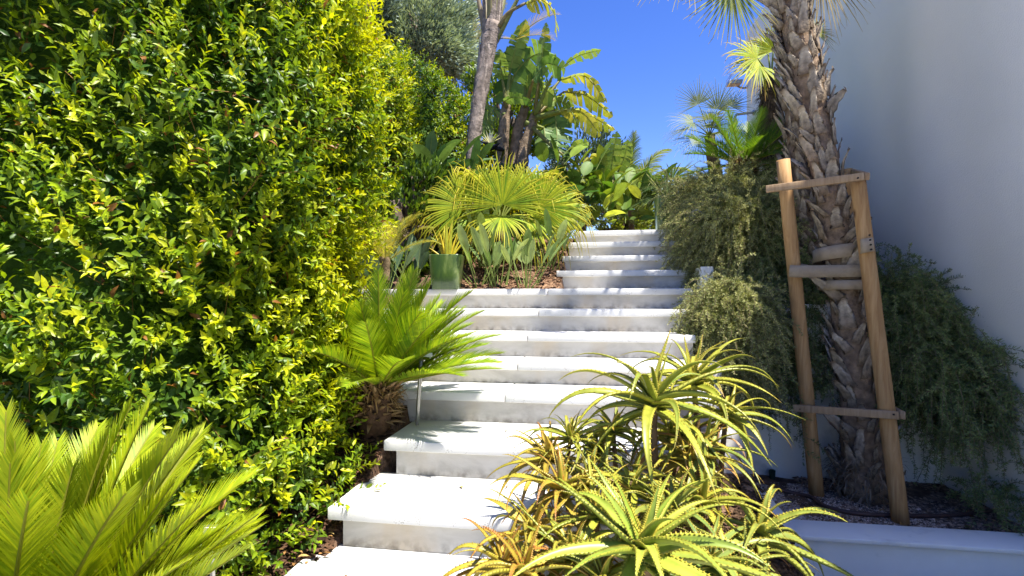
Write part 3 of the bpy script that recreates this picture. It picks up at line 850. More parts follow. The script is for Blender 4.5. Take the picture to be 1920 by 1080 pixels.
AG = (np.array([0.20, 0.27, 0.03]), np.array([0.46, 0.45, 0.05]))
AGD = (np.array([0.14, 0.22, 0.05]), np.array([0.32, 0.36, 0.06]))
AGR = (np.array([0.36, 0.32, 0.035]), np.array([0.54, 0.36, 0.05]))
def bedp(x, d):
    p = P(x, 900, d)
    v = p @ EV
    p[2] = np.interp(v, [1.0, 1.4, 2.7], [-0.5, 0.10, 0.30]) if (p @ EU) > 0.28 else 0.2
    return p
aloe('tallest aloe rosette with long arching leaves in front of the white steps', P(1226, 738, 1.92), bedp(1245, 1.98), 28, 0.43, 0.024, 31, AG, el=(-0.25, 1.4), droop=(1.6, 4.2), red=0.2, dead=7)
aloe('upper right aloe rosette behind the tallest one, against the rosemary', P(1300, 700, 2.15), bedp(1300, 2.18), 26, 0.35, 0.021, 32, AG, el=(-0.1, 1.4), red=0.35, dead=8)
aloe('broad pale green aloe rosette at the bottom centre of the clump', P(1203, 1010, 1.34), bedp(1210, 1.45), 24, 0.34, 0.029, 33, (np.array([0.24, 0.34, 0.04]), np.array([0.40, 0.46, 0.06])), el=(-0.1, 1.25), droop=(0.9, 2.8), red=0.1, teeth=26, dead=4)
aloe('dull green aloe rosette drooping over the white planter kerb', P(1425, 985, 1.68), bedp(1400, 1.75), 22, 0.33, 0.024, 34, AGD, el=(-0.3, 1.3), red=0.15)
aloe('orange tinted aloe rosette beside the left edge of the clump', P(1052, 905, 1.75), bedp(1075, 1.8), 26, 0.27, 0.0165, 35, AGR, el=(-0.3, 1.35), red=0.9)
aloe('small aloe rosette between the third step and tallest aloe', P(1070, 812, 1.98), bedp(1085, 2.0), 26, 0.21, 0.012, 36, AG, el=(-0.2, 1.35), red=0.4)
aloe('little aloe rosette right of the small one, under the tallest aloe', P(1118, 838, 2.0), bedp(1120, 2.0), 24, 0.19, 0.011, 37, AG, el=(0, 1.35), red=0.25)
aloe('red tipped aloe rosette at the lower left end of the clump', P(985, 1058, 1.42), bedp(1010, 1.48), 24, 0.27, 0.019, 38, AGR, el=(-0.2, 1.3), red=1.0)
aloe('aloe rosette at the right end above the kerb corner, toothed red leaves', P(1362, 768, 2.1), bedp(1345, 2.15), 24, 0.26, 0.0165, 39, AG, el=(-0.4, 1.3), red=0.5)
fill = [(1000, 985, 1.62, 'aloe rosette nearest the second step nosing, curled reddish tips', AGR, 0.9, 0.22), (1120, 955, 1.62, 'yellow green aloe rosette just above the broad pale rosette', AG, 0.4, 0.22),
        (1105, 885, 1.85, 'shaded aloe rosette low between orange rosette and tall stem', AGD, 0.3, 0.20), (1185, 905, 1.78, 'aloe rosette crowded under the tallest plant stem', AG, 0.35, 0.22),
        (1290, 850, 1.95, 'aloe rosette hanging below the upper right rosette', AGR, 0.5, 0.22), (1315, 930, 1.72, 'aloe rosette in the middle right of the clump, orange old leaves', AG, 0.7, 0.23),
        (1255, 945, 1.65, 'aloe rosette right behind the broad pale rosette', AGD, 0.3, 0.23), (1070, 1030, 1.5, 'aloe rosette between the red tipped and broad pale rosettes', AG, 0.5, 0.22),
        (1330, 1045, 1.5, 'aloe rosette at the bottom right beside the kerb face', AGD, 0.45, 0.24), (1130, 1075, 1.35, 'aloe rosette cut by the bottom edge left of the pale one', AG, 0.4, 0.2),
        (1150, 800, 2.02, 'small yellowish aloe rosette touching the tallest stem from the left', AG, 0.4, 0.17), (1260, 800, 2.05, 'aloe rosette directly right of the tallest stem', AG, 0.4, 0.22),
        (1325, 830, 2.0, 'aloe rosette with long hanging leaves above the kerb end', AGD, 0.35, 0.24), (1030, 850, 1.92, 'orange yellow aloe rosette nearest the floating tread edge', AGR, 0.8, 0.19),
        (945, 1045, 1.5, 'leftmost curly aloe rosette with red tips at the photo bottom', AGR, 1.0, 0.20), (1385, 1060, 1.55, 'dark green aloe rosette low against the white kerb face', AGD, 0.3, 0.22)]
for j, (x, y, d, lab, cols, red, L) in enumerate(fill):
    aloe(lab, P(x, y, d), bedp(x + 8, d + 0.05), 23, L * 1.15, 0.0165, 60 + j, cols, el=(-0.35, 1.3), red=red, dead=5)

# ------------------------------------------------------------------ fan palms
def fan(mb, hub, D, Nn, R, nseg=34, span=4.6, droop=0.25, split=0.5, cols=None, tip=None, seed=0, cone=0.15, wmul=1.0, thread=False, tipd=0.6):
    r = np.random.default_rng(seed)
    D = nrm(D); Nn = nrm(np.asarray(Nn) - D * (np.asarray(Nn) @ D)); S = np.cross(D, Nn)
    da = span / nseg
    rs = np.array([0.02, 0.22, split, 0.5 * (split + 1) - 0.05, 0.88, 1.0])
    for i in range(nseg):
        a = -span / 2 + (i + 0.5) * da + r.normal() * da * 0.12
        q = D * math.cos(a) + S * math.sin(a)
        ln = R * (0.72 + 0.28 * math.cos(a * 0.42)) * r.uniform(0.84, 1.08)
        dr = droop * r.uniform(0.3, 2.0)
        cs = []
        for t in rs:
            p = hub + q * ln * t + Nn * cone * ln * (t - 0.7 * t * t) - UP * dr * ln * t ** 2.4
            if t > 0.85: p = p - UP * tipd * dr * ln * (t - 0.85) * 3 + r.normal(size=3) * 0.012 * R
            cs.append(p)
        cs = np.array(cs)
        full = 2 * rs * ln * math.tan(da / 2) * 0.5 * 1.02
        w = np.where(rs <= split, full, full[2] * np.clip((1.0 - rs) / (1 - split), 0, 1) ** 0.75 * wmul + 0.0008)
        T = tangents(cs)
        side = nrm(np.cross(np.broadcast_to(Nn, T.shape), T))
        c = lerp(cols[0], cols[1], r.uniform()) * r.uniform(0.85, 1.15)
        cc = np.stack([c] * len(rs))
        if tip is not None:
            k = r.uniform(0.4, 1.0)
            cc = np.stack([lerp(c, tip, k * np.clip((t - 0.6) / 0.4, 0, 1)) for t in rs])
        flat_blade(mb, cs, w, cc, fold=0.38, S=side)

def petiole(mb, a, b, r0, r1, col, sag=0.04):
    a = np.asarray(a); b = np.asarray(b); m = (a + b) / 2 + UP * sag * np.linalg.norm(b - a)
    tube(mb, spline([a, m, b], 8), np.linspace(r0, r1, 8), col, k=5)

TOCAM = lambda p: nrm(np.array([0, 0, EYE]) - p)
def fan_palm(name, label, base, top, trunk_r, leaves, cols, tip, pet=(0.25, 0.3, 0.05), seed=0, trunkcol=(0.17, 0.12, 0.08), nseg=32, **kw):
    """leaves: (hub point, forward direction, normal, radius, droop)"""
    root = thing(name, label, 'palm', base)
    o = np.array(root.location)
    top = np.asarray(top, float)
    mb = MB(o)
    tube(mb, spline([base, lerp(base, top, 0.5), top], 9), np.linspace(trunk_r * 1.1, trunk_r * 0.8, 9), trunkcol, k=12, jitter=0.1)
    mb.build('trunk', M['bark'], root)
    for k, (hub, D, Nn, R, dr) in enumerate(leaves):
        mb = MB(o)
        petiole(mb, top, hub, 0.008 * R / 0.5 + 0.002, 0.005 * R / 0.5, pet)
        fan(mb, np.asarray(hub), D, Nn, R, droop=dr, cols=cols, tip=tip, seed=seed * 31 + k, nseg=nseg, **kw)
        mb.build('fan_leaf', M['fan'], root)
    return root

def radial_leaves(top, n, plen, R, seed, el=(0.0, 1.3), dr=(0.2, 0.5), extra=None):
    r = np.random.default_rng(seed); out = []
    for i in range(n):
        t = i / max(n - 1, 1); a = i * 2.39996 + r.normal() * 0.2
        e = lerp(el[1], el[0], t) + r.normal() * 0.1
        h = np.array([math.cos(a), math.sin(a), 0])
        d = h * math.cos(e) + UP * math.sin(e)
        hub = np.asarray(top) + d * plen * r.uniform(0.8, 1.15)
        e2 = e - 0.45
        D = h * math.cos(e2) + UP * math.sin(e2)
        Nn = -h * math.sin(e2) + UP * math.cos(e2)
        out.append((hub, D, Nn, R * r.uniform(0.85, 1.1), r.uniform(*dr)))
    return out + (extra or [])

# the big low fan palm in the middle
ft = P(938, 415, 4.55)
ex = [(P(942, 384, 4.25), np.array([0.02, -0.05, 1.0]), np.array([0.0, -1, 0.12]), 0.42, 0.03),
      (P(870, 388, 4.35), np.array([-0.7, -0.1, 0.7]), np.array([-0.1, -0.95, 0.25]), 0.40, 0.08),
      (P(1012, 388, 4.35), np.array([0.72, -0.1, 0.66]), np.array([0.12, -0.95, 0.25]), 0.42, 0.09),
      (P(905, 365, 4.6), np.array([-0.35, 0.2, 0.9]), np.array([-0.1, -0.9, 0.3]), 0.36, 0.08),
      (P(985, 365, 4.6), np.array([0.4, 0.2, 0.9]), np.array([0.1, -0.9, 0.3]), 0.36, 0.08),
      (P(895, 404, 4.45), np.array([-0.95, -0.2, 0.12]), np.array([-0.15, -0.8, 0.5]), 0.36, 0.16),
      (P(990, 404, 4.45), np.array([0.95, -0.2, 0.10]), np.array([0.15, -0.8, 0.5]), 0.38, 0.16),
      (P(1040, 392, 4.5), np.array([0.95, -0.05, 0.25]), np.array([0.1, -0.8, 0.5]), 0.34, 0.2),
      (P(835, 390, 4.5), np.array([-0.95, 0.0, 0.25]), np.array([-0.1, -0.8, 0.5]), 0.28, 0.2),
      (P(940, 405, 4.3), np.array([0.0, -0.6, -0.5]), np.array([0.0, -0.6, 0.7]), 0.30, 0.12)]
fan_palm('fan_palm', 'low fan palm with broad pleated leaves and yellow drooping tips above strelitzias', P(935, 470, 4.6), ft, 0.075, [l for l in radial_leaves(ft + UP * 0.05, 14, 0.30, 0.42, 3, (0.35, 1.2), (0.08, 0.2)) if l[0][1] > 4.5] + ex,
         (np.array([0.18, 0.32, 0.012]), np.array([0.50, 0.54, 0.02])), np.array([0.70, 0.52, 0.04]), seed=41, nseg=44, span=3.7, split=0.5, tipd=3.0, cone=0.06)
# dark fans behind the far pot
t2 = P(1252, 372, 5.75)
fan_palm('fan_palm', 'dark blue green fan palm behind the green pot on the top landing', P(1252, 430, 5.8), t2, 0.06, radial_leaves(t2, 13, 0.22, 0.33, 5, (-0.1, 1.35), (0.05, 0.2)),
         (np.array([0.07, 0.15, 0.06]), np.array([0.18, 0.27, 0.10])), np.array([0.3, 0.3, 0.1]), seed=42, nseg=26, span=4.2, split=0.3)
# silvery mediterranean fan palm
t3 = P(1330, 255, 5.2)
e3 = [(P(1310, 195, 5.1), np.array([-0.45, -0.1, 0.9]), np.array([0, -1, 0.1]), 0.27, 0.03), (P(1345, 205, 5.0), np.array([0.2, -0.1, 1]), np.array([0, -1, 0.1]), 0.28, 0.03),
      (P(1300, 230, 5.0), np.array([-1, -0.1, 0.1]), np.array([0, -0.7, 0.7]), 0.28, 0.15), (P(1310, 262, 5.0), np.array([-1, -0.2, -0.3]), np.array([0, -0.7, 0.7]), 0.26, 0.2),
      (P(1370, 200, 5.2), np.array([0.5, 0, 0.8]), np.array([-0.3, -0.9, 0.1]), 0.22, 0.05), (P(1368, 242, 5.1), np.array([0.9, -0.2, 0.1]), np.array([0, -0.7, 0.7]), 0.24, 0.15), (P(1335, 240, 4.9), np.array([0.1, -0.8, 0.5]), np.array([0, -0.5, -0.8]), 0.22, 0.1)]
fan_palm('fan_palm', 'silvery fan palm with stiff narrow segments against the blue sky', P(1345, 345, 5.25), t3, 0.06, e3 + radial_leaves(t3, 6, 0.2, 0.24, 9, (0.0, 1.2), (0.05, 0.2)),
         (np.array([0.15, 0.21, 0.10]), np.array([0.30, 0.35, 0.19])), np.array([0.38, 0.34, 0.2]), seed=43, nseg=26, span=3.3, split=0.28, wmul=0.8)

# ------------------------------------------------------------------ trunks with boots
def boot_mesh(seed, L=0.17, Wb=0.043):
    r = np.random.default_rng(seed)
    mb = MB()
    n = 6; s = np.linspace(0, 1, n)
    bend = r.uniform(0.1, 0.35)
    C = np.stack([0 * s, L * bend * s ** 2, L * s], -1)       # +y outward, +z up
    w = Wb * np.interp(s, [0, 0.35, 0.8, 1], [1.0, 0.8, 0.5, r.uniform(0.25, 0.42)])
    tk = np.interp(s, [0, 0.5, 1], [0.013, 0.011, 0.006])
    base = np.array([0.36, 0.255, 0.165]) * r.uniform(0.8, 1.2); gr = np.array([0.60, 0.51, 0.405]) * r.uniform(0.85, 1.15)
    col = np.stack([lerp(base * 0.7, gr, min(1, x * 1.3)) for x in s]); col[-1] = base * 0.6
    thick_blade(mb, C, w, tk, col, col * 0.8, S=np.tile([1.0, 0, 0], (n, 1)), channel=-0.28)
    mb.add([C[-1] + np.array([-w[-1], 0, 0]), C[-1] + np.array([w[-1], 0, 0]), C[-1] + np.array([0, 0.004, 0.02 * r.uniform(0, 1)])], [[0, 1, 2]], base)
    V = np.concatenate(mb.V)
    mb.V = [v + r.normal(size=v.shape) * 0.0032 for v in mb.V]
    me = mb.mesh('leaf_boot', smooth=False); me.materials.append(M['bark'])
    return me
BOOTS = [boot_mesh(200 + i) for i in range(7)]

def boot_trunk(root, path, rad, rows, per, seed, scale=1.0, tilt=0.15):
    o = np.array(root.location); r = np.random.default_rng(seed)
    mb = MB(o)
    C = spline(path, 40); R = np.interp(np.linspace(0, 1, 40), np.linspace(0, 1, len(rad)), rad)
    tube(mb, C, R * 0.92, (0.26, 0.18, 0.12), k=16, jitter=0.04)
    mb.build('trunk', M['bark'], root)
    T = tangents(C)
    tot = rows * per
    for i in range(tot):
        t = (i + 0.5) / tot
        x = t * 39; j = int(x)
        j = min(j, 38); f = x - j
        c = C[j] * (1 - f) + C[j + 1] * f; rr = R[j] * (1 - f) + R[j + 1] * f
        a = i * 2.39996 + r.normal() * 0.3
        ax = T[j]; h = np.array([math.cos(a), math.sin(a), 0]); h = nrm(h - ax * (h @ ax))
        side = np.cross(h, ax)
        ob = link('leaf_boot', BOOTS[r.integers(len(BOOTS))], root)
        tl = tilt + abs(r.normal()) * 0.12
        zt_ = ax * math.cos(tl) + h * math.sin(tl); yt = h * math.cos(tl) - ax * math.sin(tl)
        rl = r.normal() * 0.3
        xs = side * math.cos(rl) + zt_ * math.sin(rl); zs = zt_ * math.cos(rl) - side * math.sin(rl)
        p = c + h * rr * 0.93 - o
        s = scale * r.uniform(0.65, 1.3)
        ob.matrix_basis = Matrix(((xs[0], yt[0], zs[0], p[0]), (xs[1], yt[1], zs[1], p[1]), (xs[2], yt[2], zs[2], p[2]), (0, 0, 0, 1))) @ Matrix.Diagonal((s * r.uniform(0.7, 1.35), s, s * r.uniform(0.8, 1.25), 1))
    return C

px = lambda w, d: w * d / F
sp = [P(1620, 938, 3.08), P(1613, 800, 3.08), P(1592, 620, 3.08), P(1566, 420, 3.10), P(1533, 250, 3.14), P(1503, 100, 3.18), P(1480, 0, 3.22), P(1462, -90, 3.26), P(1450, -150, 3.3)]
staked = thing('staked_palm', 'palm with rough boot covered trunk tied to wooden stakes in the planter', 'palm', sp[0])
boot_trunk(staked, sp, [0.13, 0.102, 0.088, 0.080, 0.082, 0.086, 0.082, 0.076, 0.07], 33, 9, 51, tilt=0.03, scale=0.82)
# shaggy skirt of fibres at the foot
mb = MB(np.array(staked.location)); rr_ = np.random.default_rng(5)
for i in range(420):
    a = rr_.uniform(0, 6.28); h = np.array([math.cos(a), math.sin(a), 0])
    q = sp[0] + h * 0.135 + UP * rr_.uniform(0.02, 0.26)
    Cq = gpath(q, h * 0.5 + UP * rr_.uniform(-0.2, 0.9) + 0.3 * rr_.normal(size=3), rr_.uniform(0.05, 0.12), 4, 2.0)
    flat_blade(mb, Cq, np.array([0.0045, 0.0035, 0.0022, 0.0005]), np.array([0.25, 0.20, 0.15]) * rr_.uniform(0.6, 1.4), fold=0.2)
mb.build('fibre_skirt', M['fibre'], staked, kind='stuff')
crown = sp[-1]
PF = (np.array([0.16, 0.24, 0.05]), np.array([0.36, 0.38, 0.06]))
wl = [(P(1372, -25, 3.05), np.array([-0.12, -0.1, -1.0]), np.array([0.15, -0.95, 0.1]), 0.38, 0.02),
      (P(1300, -70, 2.9), np.array([-0.8, -0.1, -0.6]), np.array([-0.3, -0.7, 0.6]), 0.32, 0.15),
      (P(1535, -60, 3.3), np.array([0.35, 0.1, -1.0]), np.array([0.1, -0.9, 0.2]), 0.42, 0.05),
      (P(1530, 60, 3.6), np.array([0.6, 0.2, 0.1]), np.array([0.1, -0.9, 0.3]), 0.16, 0.1)]
for k, (hub, D, Nn, R, dr) in enumerate(wl):
    mb = MB(np.array(staked.location))
    petiole(mb, crown, hub, 0.012, 0.007, (0.35, 0.34, 0.10))
    dry = k == 2
    fan(mb, hub, D, Nn, R, nseg=26, span=2.3 if k != 3 else 2.8, droop=dr, split=0.35, cols=((np.array([0.36, 0.27, 0.13]), np.array([0.5, 0.4, 0.2])) if dry else PF), tip=np.array([0.6, 0.42, 0.12]), seed=700 + k, wmul=0.75)
    mb.build('fan_leaf', M['fan'], staked, label='dry brown hanging fan leaf' if dry else None)
for k, lf in enumerate(radial_leaves(crown, 4, 0.5, 0.42, 17, (0.25, 1.3), (0.2, 0.4))):
    if lf[0][2] < 3.0: continue
    mb = MB(np.array(staked.location))
    petiole(mb, crown, lf[0], 0.012, 0.007, (0.35, 0.34, 0.10))
    fan(mb, lf[0], lf[1], lf[2], lf[3], nseg=28, span=4.0, droop=lf[4], split=0.4, cols=PF, tip=np.array([0.6, 0.42, 0.12]), seed=720 + k)
    mb.build('fan_leaf', M['fan'], staked)

bp = [P(1532, 640, 3.66), P(1516, 440, 3.66), P(1503, 330, 3.68), P(1490, 180, 3.7), P(1484, 60, 3.7), P(1482, -60, 3.7)]
back = thing('rough_palm', 'second rough palm trunk standing close behind the staked palm', 'palm', bp[0])
boot_trunk(back, bp, [0.09, 0.085, 0.078, 0.075, 0.07, 0.07], 30, 8, 52, tilt=0.03, scale=0.8)
for k, lf in enumerate(radial_leaves(bp[-1], 3, 0.45, 0.4, 19, (0.3, 1.3), (0.2, 0.4))):
    mb = MB(np.array(back.location))
    petiole(mb, bp[-1], lf[0], 0.012, 0.007, (0.35, 0.34, 0.10))
    fan(mb, lf[0], lf[1], lf[2], lf[3], nseg=26, span=4.0, droop=lf[4], split=0.4, cols=PF, tip=np.array([0.6, 0.42, 0.12]), seed=760 + k)
    mb.build('fan_leaf', M['fan'], back)

# hairy windmill palm
hp = [P(1462, 400, 4.9), P(1452, 300, 4.9), P(1444, 220, 4.9), P(1446, 150, 4.9)]
hairy = thing('hairy_palm', 'windmill palm with hairy brown trunk and bright yellow green fans', 'palm', hp[0])
mb = MB(np.array(hairy.location))
Ch = spline(hp, 20); tube(mb, Ch, np.interp(np.linspace(0, 1, 20), [0, 0.5, 1], [0.08, 0.095, 0.075]), (0.10, 0.07, 0.05), k=12, jitter=0.1)
mb.build('trunk', M['bark'], hairy)
mb = MB(np.array(hairy.location))
for i in range(2600):
    a = rr_.uniform(0, 6.28); t = rr_.uniform(0, 19)
    h = np.array([math.cos(a), math.sin(a), 0])
    q = Ch[int(t)] + h * 0.085
    Cq = gpath(q, h * 0.6 + UP * rr_.uniform(-0.6, 0.8) + 0.5 * rr_.normal(size=3), rr_.uniform(0.04, 0.11), 4, 2.2)
    flat_blade(mb, Cq, np.array([0.003, 0.0025, 0.0018, 0.0004]), np.array([0.20, 0.145, 0.10]) * rr_.uniform(0.5, 1.5), fold=0.2)
mb.build('fibre', M['fibre'], hairy, kind='stuff')
ht = hp[-1]
hl = [(P(1420, 110, 4.7), np.array([-1.0, -0.25, 0.15]), np.array([-0.15, -0.9, 0.4]), 0.36, 0.22), (P(1424, 124, 4.65), np.array([-0.7, -0.3, -0.45]), np.array([-0.3, -0.8, 0.4]), 0.33, 0.25),
      (P(1450, 95, 4.9), np.array([-0.1, -0.1, 1]), np.array([0, -0.9, 0.1]), 0.3, 0.15), (P(1470, 110, 4.9), np.array([0.9, -0.1, 0.3]), np.array([0, -0.9, 0.4]), 0.33, 0.2), (P(1440, 100, 5.0), np.array([-0.5, 0.4, 0.8]), np.array([0, -0.9, 0.4]), 0.33, 0.2)]
for k, (hub, D, Nn, R, dr) in enumerate(hl):
    mb = MB(np.array(hairy.location))
    petiole(mb, ht, hub, 0.01, 0.006, (0.30, 0.36, 0.06))
    fan(mb, hub, D, Nn, R, nseg=30, span=3.6, droop=dr, split=0.4, cols=(np.array([0.24, 0.36, 0.02]), np.array([0.50, 0.52, 0.03])), tip=np.array([0.55, 0.25, 0.06]), seed=800 + k)
    mb.build('fan_leaf', M['fan'], hairy)

# ------------------------------------------------------------------ paddle leaves: strelitzias and giant bird of paradise
def paddle(mb, C, wid, col, col_b, fold=0.25, roll=0.0, S=None, pet=0.0, petcol=(0.25, 0.32, 0.08), r0=0.006):
    """leaf with a stalk: first part of C is petiole"""
    n = len(C); k = int(pet * n)
    if k > 1:
        tube(mb, C[:k + 1], np.linspace(r0, r0 * 0.6, k + 1), petcol, k=5, cap=False)
    B = C[k:]
    s = np.linspace(0, 1, len(B))
    w = wid * np.interp(s, [0, 0.08, 0.3, 0.6, 0.85, 0.97, 1], [0.08, 0.5, 0.95, 1.0, 0.65, 0.2, 0.02])
    cc = np.stack([lerp(col, col_b, x) for x in s])
    flat_blade(mb, B, w, cc, fold=fold, roll=roll, S=S)
    tube(mb, B, np.linspace(r0 * 0.5, r0 * 0.1, len(B)), lerp(col_b, (0.4, 0.42, 0.1), 0.6), k=4, cap=False)

def strelitzia(label, base, n, h, seed, cols, spread=0.35, group='strelitzia clumps by the steps', wid=0.032, bl=0.45):
    r = np.random.default_rng(seed)
    root = thing('strelitzia', label, 'strelitzia', base, group)
    o = np.array(root.location)
    for i in range(n):
        a = r.uniform(0, 6.28); h0 = np.array([math.cos(a), math.sin(a), 0])
        b = o + h0 * r.uniform(0, 0.09) 
        e = r.uniform(1.05, 1.5) - spread * r.uniform(0, 1)
        hd = a + r.normal() * 0.5
        d = np.array([math.cos(hd) * math.cos(e), math.sin(hd) * math.cos(e), math.sin(e)])
        ll = h * r.uniform(0.7, 1.2)
        C = gpath(b, d, ll, 18, r.uniform(0.2, 0.9), 1.6)
        c = lerp(cols[0], cols[1], r.uniform()) * r.uniform(0.8, 1.2)
        mb = MB(o)
        paddle(mb, C, wid * r.uniform(0.8, 1.25), c, c * 1.1, fold=r.uniform(0.15, 0.55), roll=r.normal() * 0.6, pet=1 - bl, r0=0.005)
        mb.build('leaf', M['paddle'], root)
    return root
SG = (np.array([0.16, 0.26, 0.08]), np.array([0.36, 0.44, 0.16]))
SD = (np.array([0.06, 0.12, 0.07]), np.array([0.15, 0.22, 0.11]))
strel = [(900, 532, 4.08, 13, 0.46, SG, 'strelitzia clump just right of the potted yellow agave'), (935, 532, 4.05, 13, 0.46, SG, 'strelitzia clump in the middle of the soil bed beside steps'),
         (985, 535, 4.0, 13, 0.42, SG, 'strelitzia clump nearest the bare soil by the narrow steps'), (1028, 505, 4.35, 13, 0.44, SG, 'strelitzia clump behind the bare soil patch'),
         (1055, 470, 4.75, 14, 0.46, SG, 'strelitzia clump leaning over the upper step ends'), (905, 470, 4.5, 12, 0.5, SG, 'strelitzia clump shaded under the left of the fan palm'),
         (1005, 470, 4.6, 12, 0.45, SG, 'strelitzia clump shaded under the right of the fan palm'),
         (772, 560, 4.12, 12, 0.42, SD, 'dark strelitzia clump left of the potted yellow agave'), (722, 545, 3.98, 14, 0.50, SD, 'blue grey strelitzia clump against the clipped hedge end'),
         (872, 480, 4.6, 8, 0.6, SG, 'strelitzia clump directly behind the potted yellow agave')]
for j, (x, y, d, n, h, cols, lab) in enumerate(strel):
    b = P(x, y, d); b[2] = float(bed_z(b @ EV)) - 0.01
    strelitzia(lab, b, n, h, 300 + j, cols)

def torn(mb, ctrl, wid, cols, seed, S=None, roll=0.0, sag=0.35, gap=0.25, lobes=9, n=37, prof=None):
    """large banana-like blade, split into lobes on both sides of the midrib"""
    r = np.random.default_rng(seed)
    C = spline(ctrl, n)
    if S is None: S_, Nn = side_of(C, roll)
    else:
        T = tangents(C); S_ = nrm(np.asarray(S)[None] - T * (T @ np.asarray(S))[:, None]); Nn = np.cross(S_, T)
    s = np.linspace(0, 1, n)
    w = wid * np.interp(s, [0, 0.06, 0.25, 0.6, 0.88, 1], [0.3, 0.75, 1.0, 0.95, 0.6, 0.05])
    L = np.linalg.norm(np.diff(C, axis=0), axis=1).sum()
    tube(mb, C, np.linspace(0.014, 0.003, n) * (L / 0.9), lerp(cols[1], (0.45, 0.45, 0.15), 0.5), k=5, cap=False)
    T = tangents(C)
    for sg in (-1, 1):
        i = 0
        while i < n - 1:
            k = min(int(r.integers(2, max(3, int(n / lobes) + 2))), n - 1 - i)
            idx = np.arange(i, i + k + 1)
            g = gap * r.uniform(0, 1.2); dr = sag * r.uniform(0.3, 1.3); tw = r.normal() * 0.15
            mid = idx.mean()
            c = lerp(cols[0], cols[1], r.uniform()) * r.uniform(0.85, 1.15)
            rows = []
            for a, f in enumerate((0.0, 0.5, 1.0)):
                jj = mid + (idx - mid) * (1 - g * f)
                ip = np.interp(jj, np.arange(n), np.arange(n)); i0 = np.minimum(ip.astype(int), n - 2); fr = (ip - i0)[:, None]
                c0 = C[i0] * (1 - fr) + C[i0 + 1] * fr
                ww = np.interp(jj, np.arange(n), w)[:, None]
                rows.append(c0 + S_[idx] * sg * ww * f * (1 - 0.25 * dr * f) + Nn[idx] * ww * (0.22 * f - 0.1 * f * f + tw * f) + T[idx] * ww * 0.22 * f - UP * ww * dr * f * f)
            V = np.concatenate(rows); m = k + 1
            q = np.arange(k)
            Fq = np.concatenate([np.stack([q + a * m, q + a * m + 1, q + (a + 1) * m + 1, q + (a + 1) * m], -1) for a in (0, 1)])
            mb.addk(V, Fq, c)
            i += k
GB = (np.array([0.09, 0.19, 0.05]), np.array([0.22, 0.34, 0.10]))
GY = (np.array([0.30, 0.36, 0.05]), np.array([0.58, 0.52, 0.10]))
GN = (np.array([0.17, 0.28, 0.07]), np.array([0.36, 0.46, 0.13]))
SX = np.array([1.0, 0.25, 0.1])
def giant(label, base, stems, leaves, d0, seed, name='giant_strelitzia'):
    root = thing(name, label, 'strelitzia', base)
    o = np.array(root.location)
    for st in stems:
        pts = [P(x, y, d) for x, y, d in st]
        mb = MB(o); tube(mb, spline(pts, 14), np.linspace(0.075, 0.05, 14), (0.26, 0.19, 0.13), k=10, jitter=0.08); mb.build('stem', M['bark'], root)
    for k, (root_xy, ctrl, wpx, cols, sag, S) in enumerate(leaves):
        dd = d0 + 0.25 * math.sin(k * 1.7)
        C = [P(x, y, dd - 0.12 * i) for i, (x, y) in enumerate(ctrl)]
        mb = MB(o)
        a = P(*root_xy, d0); b = C[0]
        tube(mb, spline([a, lerp(a, b, 0.55) + UP * 0.03 * (b[2] - a[2]), b], 10), np.linspace(0.028, 0.013, 10), lerp((0.30, 0.34, 0.10), (0.34, 0.22, 0.10), (k % 3) / 3), k=6)
        torn(mb, C, px(wpx, dd), cols, seed * 40 + k, S=S, sag=sag)
        mb.build('leaf', M['paddle'], root)
    return root
NS = np.array([0.5, -0.85, 0.2])
giant('giant bird of paradise with torn paddle leaves right of the grey palm trunk', P(985, 360, 5.9),
      [[(938, 330, 5.9), (945, 240, 5.9), (950, 195, 5.9)], [(975, 330, 5.9), (985, 270, 5.9), (1003, 215, 5.9)], [(960, 330, 6.0), (970, 250, 6.0), (985, 200, 6.0)]],
      [((950, 195), [(957, 128), (970, 80), (986, 36)], 20, GN, 0.25, np.array([0.9, 0.3, 0.3])),
       ((948, 195), [(949, 193), (966, 138), (1003, 103), (1043, 104)], 46, GB, 0.55, np.array([-0.75, -0.45, 0.5])),
       ((1003, 215), [(1011, 148), (1018, 95), (1024, 42)], 20, GN, 0.2, np.array([0.6, 0.8, 0.0])),
       ((1003, 215), [(1036, 142), (1080, 107), (1127, 93)], 17, GN, 0.4, NS),
       ((1003, 215), [(1050, 150), (1097, 143), (1138, 192)], 17, GY, 0.6, NS),
       ((1003, 218), [(1058, 172), (1101, 180), (1149, 218)], 18, GY, 0.7, NS),
       ((1005, 220), [(1050, 208), (1090, 210), (1127, 254)], 20, GY, 0.8, NS),
       ((1005, 222), [(1075, 205), (1112, 220), (1153, 243)], 14, GY, 0.6, NS),
       ((1000, 225), [(1040, 207), (1044, 250), (1043, 292)], 30, GB, 0.1, np.array([1, -0.2, 0])),
       ((985, 230), [(1020, 240), (1024, 270), (1030, 300)], 22, GB, 0.1, np.array([1, -0.3, 0])),
       ((1000, 240), [(1055, 290), (1080, 272), (1103, 266)], 14, GN, 0.3, NS),
       ((950, 200), [(945, 190), (965, 182), (997, 192)], 12, GB, 0.4, NS),
       ((945, 215), [(935, 205), (918, 215), (905, 255)], 20, GN, 0.4, np.array([-0.6, -0.6, 0])),
       ((950, 195), [(942, 150), (938, 120), (937, 92)], 17, GN, 0.2, np.array([0.9, -0.3, 0])),
       ((985, 200), [(1000, 150), (1025, 120), (1060, 130)], 26, GB, 0.5, NS),
       ((985, 200), [(985, 165), (1010, 160), (1045, 185)], 24, GN, 0.6, NS),
       ((1003, 215), [(1020, 190), (1060, 195), (1085, 235)], 22, GN, 0.7, NS)], 5.85, 1)
